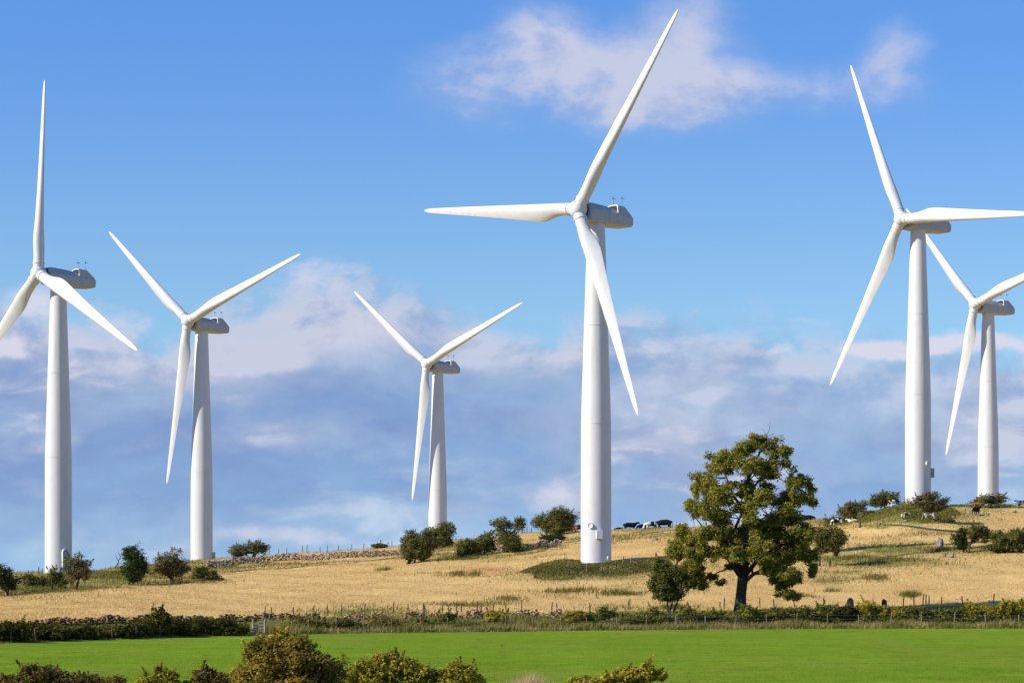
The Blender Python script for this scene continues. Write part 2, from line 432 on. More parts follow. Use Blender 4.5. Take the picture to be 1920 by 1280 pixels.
# straw of the hillside
X, Y, Z, u = scatter(-150, 2070, lambda u: lowY(u)-1, lambda u: ridgeY(u)+6, 420000, 1.0)
gr = patch_field(X, Y, Z, GREEN); keep = rng.random(len(X)) > gr*0.9
X, Y, Z = X[keep], Y[keep], Z[keep]
hh = rng.uniform(0.05, 0.16, len(X))*(1+0.6*vnoise(X, Y, 0.35, 1))
blades('straw_grass', np.stack([X, Y, Z], -1), hh, rng.uniform(0.035, 0.08, len(X)), 0.7, M['straw'], 'dry straw coloured grass covering the hillside')
# greener rough grass in the patches and along the ridge
X, Y, Z, u = scatter(-150, 2070, lambda u: lowY(u)-4, lambda u: ridgeY(u)+4, 330000, 1.0)
gr = np.maximum(patch_field(X, Y, Z, GREEN), np.exp(-((Y-ridgeY(u))/6)**2)*0.35)
gr = np.maximum(gr, np.clip((Y-upY(u))/6, 0, 1)*np.clip((520-u)/150, 0, 1)*0.6)
keep = rng.random(len(X)) < gr*(0.75+0.6*vnoise(X, Y, 0.5, 5))
X, Y, Z = X[keep], Y[keep], Z[keep]
blades('rough_grass', np.stack([X, Y, Z], -1), rng.uniform(0.10, 0.40, len(X)), rng.uniform(0.05, 0.12, len(X)), 0.4, M['rough'], 'greenish rough grass in patches on the hillside')
# uncut strip along the field edge
X, Y, Z, u = scatter(-150, 2070, lambda u: edgeY(u)-0.3, lambda u: lowY(u)-2, 150000, 1.0)
k = (Y-edgeY(u))/16
keep = rng.random(len(X)) < np.clip(1.3-1.6*k, 0.08, 1)
X, Y, Z, u = X[keep], Y[keep], Z[keep], u[keep]
hs = np.where(u < 480, 0.22, 0.70)
hh = rng.uniform(0.25, 1.0, len(X))*hs*(0.8+0.5*vnoise(X, Y, 0.8, 2))*np.clip((Y-edgeY(u))/0.8+0.3, 0.15, 1)
blades('verge_grass', np.stack([X, Y, Z], -1), hh, rng.uniform(0.05, 0.11, len(X)), 0.3, M['rough'], 'tall uncut olive and tan grass along the far edge of the pasture')
# dark rushes
PATCH = [(1640, 1085, 24, 4, 1300), (1704, 1116, 18, 4, 1100), (1260, 1140, 40, 4, 900), (720, 1068, 20, 3, 300), (860, 1076, 16, 4, 500), (890, 1078, 14, 3, 400),
         (1670, 1050, 60, 4, 1600), (1600, 1046, 50, 4, 900), (1760, 1032, 30, 4, 900), (1160, 1113, 45, 4, 1000), (1070, 1108, 60, 5, 900), (850, 1046, 50, 5, 1400),
         (230, 1082, 60, 6, 1800), (430, 1066, 60, 2, 700), (560, 1058, 120, 2, 1100), (110, 1108, 120, 4, 1600), (320, 1092, 120, 3, 1000), (950, 1123, 30, 4, 500), (880, 1135, 80, 5, 900),
         (1560, 1108, 20, 2, 150), (1500, 1117, 40, 2, 250), (1230, 985, 40, 4, 600), (1150, 1010, 60, 5, 900), (1740, 1000, 120, 5, 700), (850, 1030, 60, 4, 900)]
Pp = []
for (a, b, w, h, n) in PATCH:
    n = int(n*0.6)
    uu = a+rng.normal(size=n)*w*0.5; rr = b+rng.normal(size=n)*h*0.5
    c = on_ground(a, b)
    dYdr = abs((on_ground(a, b-3).y-on_ground(a, b+3).y))/6
    YY = c.y-(rr-b)*max(dYdr, 0.2); XX = (uu-UC)/F*YY
    Pp.append(np.stack([XX, YY, ground(XX, YY)], -1))
Pp = np.concatenate(Pp)
blades('rushes', Pp, rng.uniform(0.12, 0.5, len(Pp)), rng.uniform(0.05, 0.11, len(Pp)), 0.35, M['rush'], 'dark green rushes in tufts on the straw hillside')

# ------------------------------------------------------------------ wind turbines
TG = 'white wind turbines on the hill'
def circ(n): return [(math.cos(2*math.pi*k/n), math.sin(2*math.pi*k/n)) for k in range(n)]

def turbine(label, hub_px, D, yaw, blds, fit, door=None):
    a = math.radians(yaw); ti = math.radians(3)
    hub = ray(hub_px[0], hub_px[1], D)
    r = Vector((math.cos(a), -math.sin(a), 0)); n = Vector((-math.sin(a)*math.cos(ti), -math.cos(a)*math.cos(ti), math.sin(ti)))
    z = Vector((math.sin(a)*math.sin(ti), math.cos(a)*math.sin(ti), math.cos(ti)))
    nh = Vector((-math.sin(a), -math.cos(a), 0))
    tb = hub-nh*2.75; tb.z = min(hub.z-36.3, gz(tb.x, tb.y)-0.3)
    root = empty('wind_turbine', tb, label, 'wind turbine', TG)
    L = lambda p: p-tb
    top = hub.z-1.05-tb.z
    ground_h = gz(tb.x, tb.y)-tb.z
    # tower: three rolled sections with welded joints
    mb = MB(); N = 64; secs = []
    prof = [(0, 1.60), (0.10, 1.597), (0.20, 1.593), (0.30, 1.588), (0.40, 1.575), (0.47, 1.52), (0.55, 1.43), (0.62, 1.345), (0.70, 1.25), (0.80, 1.14), (0.90, 1.03), (0.985, 0.935), (1.0, 0.93)]
    for (h, rad) in prof: secs.append([Vector((x*rad, y*rad, h*top)) for x, y in circ(N)])
    mb.loft(secs)
    tower = mb.build('tower', M['paint'], root, True, angle=40)
    for hq, rq in ((0.415, 1.574), (0.70, 1.262), (0.012, 1.63)):
        mb = MB(); mb.loft([[Vector((x*q, y*q, hq*top+dz)) for x, y in circ(N)] for dz, q in ((-0.05, rq-0.06), (-0.05, rq+0.02), (0.05, rq+0.02), (0.05, rq-0.06))], False, False)
        mb.build('flange', M['paint'], tower)
    def surf(phi, h):                       # point, outward normal and tangent on the lower tower (phi from the camera side towards the right)
        p = math.radians(phi); o = Vector((math.sin(p), -math.cos(p), 0)); t = Vector((math.cos(p), math.sin(p), 0))
        return Vector((o.x*1.59, o.y*1.59, h)), o, t
    for kind, phi, h in fit:
        p, o, t = surf(phi, ground_h+h); mb = MB()
        if kind == 'vent':
            rings = [[p+o*d+(t*x+Vector((0, 0, y)))*q for x, y in circ(20)] for d, q in ((-0.05, 0.30), (0.20, 0.30), (0.20, 0.24), (0.14, 0.22))]
            mb.loft(rings); mb.build('vent', M['paint'], tower, True, angle=40)
        elif kind == 'box':
            mb.box(p+o*0.20, 0.34, 0.30, 0.45, (t, o, Vector((0, 0, 1)))); mb.build('cable_box', M['paint'], tower, bevel=0.03)
        elif kind == 'grille':
            mb.box(p+o*0.15, 0.42, 0.22, 0.58, (t, o, Vector((0, 0, 1))))
            for k in range(6): mb.box(p+o*0.39+Vector((0, 0, -0.45+k*0.18)), 0.38, 0.02, 0.05, (t, o, Vector((0, 0, 1))))
            mb.build('ventilation_grille', M['grey_metal'], tower)
        elif kind == 'door':
            sh = [(0.46*x, 0.46*y+(0.75 if y > 0 else -0.75)) for x, y in circ(28)]
            fr = MB()
            rings = [[p+o*d+t*(x*s)+Vector((0, 0, y*(1+(s-1)*0.4))) for x, y in sh] for d, s in ((-0.15, 1.0), (0.22, 1.0), (0.22, 0.80), (0.02, 0.80))]
            fr.loft(rings, True, False); d = fr.build('door_frame', M['paint'], tower, True, angle=40)
            mb.add([p+o*0.12+t*(x*0.8)+Vector((0, 0, y*0.92)) for x, y in sh], [tuple(range(28))]); mb.build('door', M['grey_metal'], tower)
    # nacelle
    def NP(x, y, zz): return L(hub)-n*x+r*y+z*zz
    mb = MB(); secs = []
    for x, w, zb, zs, zr, wr in ((0.92, 0.98, -0.95, 0.02, 0.66, 0.46), (1.08, 1.12, -1.12, 0.10, 0.80, 0.58), (1.5, 1.16, -1.15, 0.12, 0.84, 0.62), (3.2, 1.18, -1.15, 0.12, 0.80, 0.62), (5.2, 1.16, -1.08, 0.10, 0.66, 0.62), (7.18, 1.10, -0.92, 0.05, 0.34, 0.60), (7.38, 1.02, -0.82, 0.02, 0.22, 0.56)):
        secs.append([NP(x, y, q) for y, q in ((-w*0.82, zb), (w*0.82, zb), (w, zb+0.16), (w, zs), (wr, zr), (-wr, zr), (-w, zs), (-w, zb+0.16))])
    mb.loft(secs); nac = mb.build('nacelle', M['nacelle'], root, bevel=0.025)
    mb = MB(); mb.tube([NP(0.35, 0, 0), NP(0.98, 0, 0)], [0.66, 0.74], 24); mb.build('shaft_collar', M['dark_metal'], nac, True, angle=40)
    mb = MB(); mb.tube([Vector((0, 0, top-0.02)), Vector((0, 0, top+0.25))], [0.86, 0.86], 32); mb.build('yaw_ring', M['dark_metal'], nac, True, angle=40)
    # air scoop on the rear roof: arch-fronted hood, open towards the rotor
    mb = MB()
    arch = [(-0.92, 0.05), (-0.90, 0.66), (-0.74, 0.96), (-0.40, 1.13), (0.20, 1.19), (0.74, 1.16), (0.92, 1.04), (1.06, 0.05)]
    def ring(x, sy, top_z, inset=0.0):
        return [NP(x, y*sy*(1-inset), 0.05+(q-0.05)*top_z*(1-inset*0.8)) for y, q in arch]
    mb.loft([ring(6.1, 1, 1.0, 0.30), ring(5.05, 1, 1.0, 0.11), ring(5.05, 1, 1.0), ring(6.15, 1.0, 1.0), ring(7.26, 0.94, 0.22)], False, True)
    back = [NP(6.05, y*0.74, 0.05+(q-0.05)*0.80) for y, q in arch]
    mb.add(back, [tuple(range(len(back)))])
    mb.build('air_scoop', M['nacelle'], nac, angle=30, smooth=False)  # hood in the shade-darkened paint; its rim keeps the tower paint
    mb = MB(); mb.loft([ring(5.02, 1.01, 1.01, 0.12), ring(5.02, 1.01, 1.01), ring(5.16, 1.01, 1.01)], False, False); mb.build('scoop_rim', M['paint'], nac)
    for (x, y, hgt, nm) in ((5.7, -0.35, 1.05, 'wind_sensor'), (6.35, 0.30, 1.10, 'wind_sensor')):
        mb = MB(); b0 = NP(x, y, 0.95); b1 = b0+Vector((0, 0, hgt))
        mb.tube([b0, b1], [0.016, 0.012], 6)
        for q in range(3):
            t = q*2.1; e = b1+Vector((math.cos(t)*0.17, math.sin(t)*0.17, 0.02)); mb.tube([b1, e], [0.018, 0.018], 5); mb.tube([e-Vector((0, 0, 0.07)), e+Vector((0, 0, 0.07))], [0.026, 0.026], 6)
        mb.tube([b1, b1+Vector((0, 0, 0.26))], [0.02, 0.012], 5)
        mb.build(nm, M['dark_metal'], nac)
    # hub
    mb = MB()
    mb.loft([[L(hub)+n*x+(r*c+z*s)*q for c, s in circ(32)] for x, q in ((-0.62, 0.62), (-0.60, 0.80), (-0.2, 0.92), (0.2, 0.93), (0.55, 0.78), (0.75, 0.55), (0.86, 0.25), (0.88, 0.05))])
    hubo = mb.build('hub', M['paint'], root, True, angle=50)
    for th, Rt in blds:
        t = math.radians(th); d = (r*math.sin(t)+z*math.cos(t)); tr = (z*math.sin(t)-r*math.cos(t))     # span, trailing-edge direction
        mb = MB()
        mb.tube([L(hub)+d*x for x in (0.2, 1.12, 1.13, 1.26, 1.27, 1.34)], [0.64, 0.66, 0.71, 0.71, 0.655, 0.655], 32)
        mb.build('root_flange', M['paint'], hubo, True, angle=35)
        mb = MB(); secs = []; NS = 28
        #        r/R,  lead, trail, thickness, roundness, twist
        for (q, le, trl, th_, rd, tw) in ((1.30, .64, .64, .64, 1, 13), (2.0, .635, .645, .63, 1, 13), (2.8, .63, .74, .57, .8, 13), (3.6, .62, .98, .46, .45, 12.5), (4.4, .60, 1.22, .37, .15, 12), (5.2, .58, 1.30, .31, 0, 11), (6.2, .56, 1.27, .27, 0, 9.5),
                                        (8.0, .52, 1.14, .225, 0, 7), (10.5, .47, .97, .18, 0, 5), (13.5, .41, .79, .135, 0, 3), (17, .34, .60, .095, 0, 1.5), (20, .27, .45, .065, 0, .5), (22.2, .20, .33, .045, 0, 0), (23.0, .13, .25, .035, 0, 0), (23.35, .06, .16, .022, 0, 0), (23.5, .0, .06, .008, 0, 0)):
            q2 = q if q < 3 else 3+(q-3)*(Rt-3)/20.5
            ca, sa = math.cos(math.radians(tw)), math.sin(math.radians(tw))
            ce, si = tr*ca-n*sa, n*ca+tr*sa
            sec = []
            for k in range(NS):
                b = 2*math.pi*k/NS; x = math.cos(b); y = math.sin(b)
                xx = (trl-le)/2+x*(trl+le)/2
                s = (x+1)/2                                                   # 0 leading .. 1 trailing
                foil = (2.969*math.sqrt(max(s, 0))-1.26*s-3.516*s*s+2.843*s**3-1.015*s**4)*2.0*(1.1 if y > 0 else 0.75)
                yy = (rd*abs(y)+(1-rd)*foil)*th_*(1 if y >= 0 else -1)
                sec.append(L(hub)+d*q2+ce*xx+si*yy)
            secs.append(sec)
        mb.loft(secs); mb.build('blade', M['paint'], root, True, angle=60)
    return root

turbine('leftmost white turbine, one blade straight up, with an oval door at its tower foot', (72, 512), 302.7, 47.7, [(116.35, 24.0), (232.35, 23.5), (358.6, 23.1)],
        [('door', 40, 1.75)])
turbine('white turbine standing at the left end of the grey stone wall on the skyline', (352, 602), 370.5, 39.7, [(70.55, 23.7), (187.55, 23.7), (309.3, 23.1)],
        [('box', -84, 2.2), ('grille', 96, 1.6)])
turbine('smallest and farthest white turbine, its tower foot hidden behind a rounded thorn tree', (800, 682), 441.1, 42.3, [(67.65, 23.6), (185.65, 23.6), (306.9, 23.3)], [])
turbine('tallest white turbine, left of the big tree, one blade crossing its tower', (1083, 392), 265.3, 45.9, [(35.15, 22.9), (156.4, 23.9), (275.65, 23.9)],
        [('vent', -22, 4.0), ('box', 9, 3.05), ('vent', 49, 0.62)])
turbine('white turbine behind the green bank, one blade pointing right across its nacelle', (1690, 410), 316.8, 57.0, [(95.45, 23.5), (211.95, 23.4), (332.7, 23.6)],
        [('vent', 36, 5.2), ('grille', 84, 4.1)])
turbine('partly cropped white turbine at the right edge, behind a low thorn and a black cow', (1828, 570), 391.0, 57.0, [(74.75, 23.5), (192.75, 23.5), (315.25, 23.5)], [])

# ------------------------------------------------------------------ trees and shrubs
def subdivide_blobs(blobs, Y, seed, sub=7, depth=1.0):
    """photo-space ellipses (cx,cy,rx,ry) at distance Y -> a cloud of smaller 3-D blobs with depth"""
    rs = np.random.default_rng(seed); out = []
    s = Y/F
    for (cx, cy, rx, ry) in blobs:
        c = ray(cx, cy, Y); R = np.array([rx*s, max(0.5*(rx+ry)*s, 0.15)*depth, ry*s])
        for k in range(sub):
            d = rs.normal(size=3); d /= np.linalg.norm(d)
            f = rs.uniform(0.35, 0.72) if k else 0.0
            q = rs.uniform(0.34, 0.58) if k else 0.66
            out.append((np.array(c)+d*f*R, R*q))
    return out

def plant(name, label, cat, blobs, base, Y=None, mat='thorn', leaf=0.16, per=30.0, stems=2, trunk=0.09, seed=1, sub=7, depth=1.0, clump=0.34, cover=1.0, fill=0.25, group=None,
          bark='bark', twig=10, lean=0.0, aspect=0.62, tname='trunk', cname='crown', twig_out=1.0, sprigs=14, sprig_len=0.55):
    rs = np.random.default_rng(seed)
    b = on_ground(base[0], base[1]) if Y is None else at(base[0], Y)
    Yd = b.y
    if name == 'thorn_tree':
        blobs = [(x, y+3, w*1.06, h*1.14) for x, y, w, h in blobs]
    bl = subdivide_blobs(blobs, Yd, seed, sub, depth)
    root = empty(name, b, label, cat, group)
    B = np.array(b)
    P, Nn = crown_points([(c-B, r) for c, r in bl], leaf, per, clump, fill, cover)
    shoots = []
    tg = np.array([c-B for c, r in bl]); zt = P[:, 2]; lim = np.quantile(zt, .45); cand = np.nonzero(zt > lim)[0]
    cen = P.mean(0)
    for k in range(sprigs):                                   # stray shoots standing out of the crown
        j = cand[rs.integers(len(cand))]; o = P[j]; d = (o-cen); d /= np.linalg.norm(d)+1e-6
        d = d*0.8+np.array([0.15, 0, 0.75])+rs.normal(size=3)*0.3; d /= np.linalg.norm(d)
        L = sprig_len*rs.uniform(0.5, 1.3); m = int(10+L/leaf*6)
        q = rs.random(m); pp = o+d*(q*L)[:, None]+rs.normal(size=(m, 3))*leaf*0.5*(1.15-q)[:, None]
        P = np.concatenate([P, pp]); Nn = np.concatenate([Nn, rs.normal(size=(m, 3))*0.6+d*0.3+np.array([0, 0, .3])])
        near = tg[np.argmin(((tg-o)**2).sum(1))]; shoots.append((Vector(near), Vector(o), Vector(o+d*L*0.95)))
    ok = P[:, 2] > -0.05+ground(P[:, 0]+B[0], P[:, 1]+B[1])-B[2]
    P, Nn = P[ok], Nn[ok]
    me = leaf_mesh(cname, P, Nn, rng.uniform(0.6, 1.35, len(P))*leaf, aspect)
    link(cname, me, M[mat], root)
    mb = MB()
    targets = [c-B for c, r in bl]; rs.shuffle(targets)
    for k in range(stems):
        t = Vector(targets[k % len(targets)])
        st = Vector((rs.normal()*trunk*2.2, rs.normal()*trunk*2.2, -0.2)) if stems > 1 else Vector((0, 0, -0.25))
        mid = Vector((st.x*0.6+t.x*0.30+rs.normal()*0.06+lean*0.2, st.y*0.6+t.y*0.3, max(t.z*0.5, 0.1)))
        mb.tube([st, st*0.6+mid*0.4+Vector((rs.normal()*0.03, 0, 0)), mid, t], [trunk*1.3, trunk, trunk*0.7, trunk*0.25], 7)
        for q in range(max(1, twig//stems)):
            w = Vector(targets[(k*5+q+1) % len(targets)])+Vector(rs.normal(size=3)*0.12)
            e = mid+(w-mid)*twig_out*1.12
            m2 = mid.lerp(e, 0.5)+Vector((rs.normal()*0.1, rs.normal()*0.1, 0.05))
            mb.tube([mid, m2, e], [trunk*0.55, trunk*0.32, trunk*0.10], 5)
    for a_, b_, c_ in shoots: mb.tube([a_, b_, c_], [0.02, 0.014, 0.006], 4, False)
    mb.build(tname, M[bark], root, True)
    return root

def ebox(x0, y0, x1, y1): return ((x0+x1)/2, (y0+y1)/2, (x1-x0)/2, (y1-y0)/2)

TT = 'wind-bent thorn trees along the hill'
plant('thorn_tree', 'dark green thorn tree cut by the left edge of the photo', 'tree', [(2, 1078, 34, 25), (18, 1088, 20, 16)], (15, 1117), mat='thorn_green', seed=11, stems=2, group=TT)
plant('shrub', 'low olive brown shrub left of the turbine with the oval door', 'shrub', [(55, 1088, 20, 12), (80, 1088, 22, 11)], (66, 1101), mat='olive', seed=12, stems=3, trunk=0.05)
plant('thorn_tree', 'small round yellow-olive tree in front of the turbine with the oval door', 'tree', [(104, 1080, 20, 17), (114, 1086, 14, 14)], (96, 1106), mat='olive', seed=13, stems=2, group=TT)
plant('thorn_tree', 'brownish twiggy thorn tree right of the oval tower door', 'tree', [(142, 1062, 20, 24), (156, 1066, 18, 20), (135, 1074, 16, 16)], (142, 1106), mat='thorn_brown', seed=14, stems=1, trunk=0.13, cover=.8, twig=16, group=TT, twig_out=1.1)
plant('thorn_tree', 'upright dark green thorn tree standing alone left of the brown multi-stemmed tree', 'tree', [(252, 1046, 26, 22), (250, 1066, 24, 18), (262, 1058, 22, 22), (240, 1038, 14, 14), (250, 1078, 20, 10)], (246, 1096), mat='thorn_green', seed=15, stems=2, trunk=0.11, group=TT)
plant('thorn_tree', 'brown-grey thorn tree with several stems just left of the second turbine', 'tree', [(318, 1050, 30, 24), (338, 1056, 24, 24), (304, 1062, 22, 18)], (322, 1091), mat='thorn_brown', seed=17, stems=4, trunk=0.10, twig=22, cover=.85, group=TT, twig_out=1.1)
plant('shrub', 'low grey-olive shrub at the left end of the grey stone wall', 'shrub', [(384, 1080, 30, 8), (380, 1068, 22, 12), (398, 1079, 18, 9)], (382, 1088), mat='thorn', seed=18, stems=3, trunk=0.04, depth=.8)
plant('thorn_tree', 'dark thorn tree alone on the skyline above the grey stone wall', 'tree', [(448, 1027, 20, 14), (470, 1024, 20, 14), (488, 1022, 14, 13)], (470, 1046), Y=362, mat='thorn', seed=19, stems=3, trunk=0.16, group=TT)
plant('shrub', 'tiny low bush on the skyline beside the wire fence', 'shrub', [(712, 1022, 20, 5)], (712, 1026), Y=377, mat='thorn', seed=20, stems=2, trunk=0.03)
plant('thorn_tree', 'dark windswept thorn tree leaning in front of the farthest turbine', 'tree', [(768, 1024, 20, 24), (785, 1018, 24, 26), (800, 1024, 20, 20), (774, 1006, 16, 14), (765, 1038, 18, 10), (792, 1036, 20, 10)], (770, 1056), mat='thorn', seed=21, stems=4, trunk=0.13, group=TT)
plant('thorn_tree', 'rounded dark dome of thorn hiding the foot of the farthest turbine', 'tree', [(812, 1000, 28, 20), (830, 1000, 25, 22), (800, 1012, 24, 16), (835, 1012, 18, 12)], (812, 1046), Y=345, mat='thorn', seed=22, stems=3, trunk=0.12, group=TT)
plant('thorn_tree', 'thorn tree with slim slanting stems right of the dark dome thorn', 'tree', [(876, 1018, 22, 16), (886, 1024, 20, 14), (866, 1022, 12, 14)], (880, 1043), mat='thorn', seed=23, stems=3, trunk=0.10, group=TT)
plant('thorn_tree', 'small dark thorn tree squeezed before the two-topped thorn', 'tree', [(914, 1008, 20, 16), (920, 1018, 22, 14)], (908, 1038), mat='thorn', seed=24, stems=2, trunk=0.10, group=TT)
plant('thorn_tree', 'two-topped thorn tree above the short piece of stone wall', 'tree', [(943, 980, 20, 13), (974, 982, 14, 14), (955, 1002, 28, 18), (962, 1016, 22, 14)], (950, 1036), mat='thorn', seed=25, stems=3, trunk=0.13, group=TT)
plant('thorn_tree', 'broad round thorn tree on the skyline left of the nearest turbine', 'tree', [(1030, 970, 28, 20), (1052, 968, 28, 20), (1015, 974, 20, 14), (1064, 980, 18, 14), (1040, 984, 26, 12)], (1038, 998), Y=352, mat='thorn', seed=26, stems=4, trunk=0.16, group=TT)
plant('shrub', 'small yellow-olive bush left of the orange-brown cow', 'shrub', [(1048, 990, 14, 10), (1046, 998, 12, 8)], (1048, 1010), Y=318, mat='olive', seed=27, stems=2, trunk=0.05)
plant('shrub', 'flat green bush growing over the short stone wall', 'shrub', [(1030, 1011, 22, 7), (1045, 1008, 14, 7)], (1035, 1019), mat='thorn_green', seed=28, stems=2, trunk=0.04)
plant('thorn_tree', 'bushy tree at the right side of the big tree, on a thin leaning stem', 'tree', [(1560, 1000, 26, 22), (1572, 1012, 20, 20), (1545, 996, 20, 20), (1566, 1026, 10, 12), (1540, 1018, 16, 20)], (1536, 1061), mat='olive', seed=29, stems=1, trunk=0.13, group=TT, bark='bark_pale')
plant('thorn_tree', 'left of the two rounded thorns on the green bank, above a white cow', 'tree', [(1594, 950, 20, 13), (1608, 948, 18, 12), (1585, 956, 14, 10)], (1602, 972), Y=322, mat='thorn_brown', seed=30, stems=3, trunk=0.09, group=TT)
plant('thorn_tree', 'rounded dark thorn on the green bank beside the black and white grazing cow', 'tree', [(1650, 932, 22, 14), (1670, 930, 20, 12), (1642, 940, 16, 10)], (1655, 952), Y=322, mat='thorn', seed=31, stems=3, trunk=0.10, group=TT)
plant('thorn_tree', 'flat-topped reddish thorn tree standing in front of the turbine with the grille', 'tree', [(1745, 932, 28, 14), (1730, 938, 22, 12), (1765, 940, 18, 12), (1752, 948, 26, 12)], (1727, 979), mat='thorn_brown', seed=32, stems=1, trunk=0.12, group=TT, bark='bark_pale', twig=14)
plant('thorn_tree', 'low domed thorn on the skyline below the cropped right-hand turbine', 'tree', [(1850, 934, 20, 11), (1870, 932, 20, 12), (1838, 938, 12, 7)], (1860, 946), Y=332, mat='thorn', seed=33, stems=3, trunk=0.09, group=TT)
plant('thorn_tree', 'small dark upright thorn near the standing stone on the right', 'tree', [(1804, 998, 13, 12), (1798, 1010, 14, 14), (1806, 1016, 12, 12)], (1812, 1036), mat='thorn_green', seed=34, stems=2, trunk=0.08, group=TT)
plant('thorn_tree', 'crooked olive thorn leaning right over the dark low bushes', 'tree', [(1838, 992, 20, 13), (1850, 1004, 16, 12), (1826, 1000, 14, 12)], (1816, 1037), mat='olive', seed=35, stems=1, trunk=0.13, group=TT)
plant('shrub', 'dark thicket spreading to the right edge below the crooked thorn', 'shrub', [(1880, 1010, 24, 20), (1905, 1008, 26, 22), (1865, 1026, 26, 8), (1895, 1026, 34, 10), (1925, 1012, 20, 24)], (1885, 1036), mat='thorn', seed=36, stems=5, trunk=0.06)
plant('shrub', 'small dark shrub low on the green bank beside the cow with its head turned left', 'shrub', [(1560, 976, 20, 6), (1580, 976, 16, 6)], (1568, 984), Y=322, mat='bank', seed=37, stems=3, trunk=0.03)
plant('tree', 'small dense dark tree at the left foot of the big spreading tree', 'tree', [(1240, 1074, 26, 26), (1262, 1082, 24, 26), (1246, 1100, 28, 18), (1236, 1062, 16, 16), (1285, 1092, 22, 16), (1230, 1094, 18, 20), (1246, 1116, 28, 14), (1262, 1110, 22, 16)], (1248, 1143), Y=210, mat='ash_dark', seed=38, stems=3, trunk=0.09, leaf=0.17, group=None, twig=16)

def dead_branch():
    p = on_ground(214, 1066); mb = MB(); sc = p.y/F; Q = lambda u, v: Vector(((u-214)*sc, 0.1*math.sin(u), (1066-v)*sc))
    mb.tube([Q(212, 1070), Q(220, 1058), Q(224, 1048), Q(228, 1038)], [.09, .07, .05, .02], 6)
    for a, b, c in (((220,1058),(226,1056),(230,1050)), ((222,1052),(218,1044),(216,1038)), ((224,1048),(230,1046),(234,1040)), ((226,1043),(222,1037),(223,1032))): mb.tube([Q(*a), Q(*b), Q(*c)], [.04, .03, .012], 5)
    o = mb.build('dead_branch', M['bark'], None, True, loc=p); tag(o, 'bare leaning branch beside the upright dark green thorn tree', 'branch')
dead_branch()

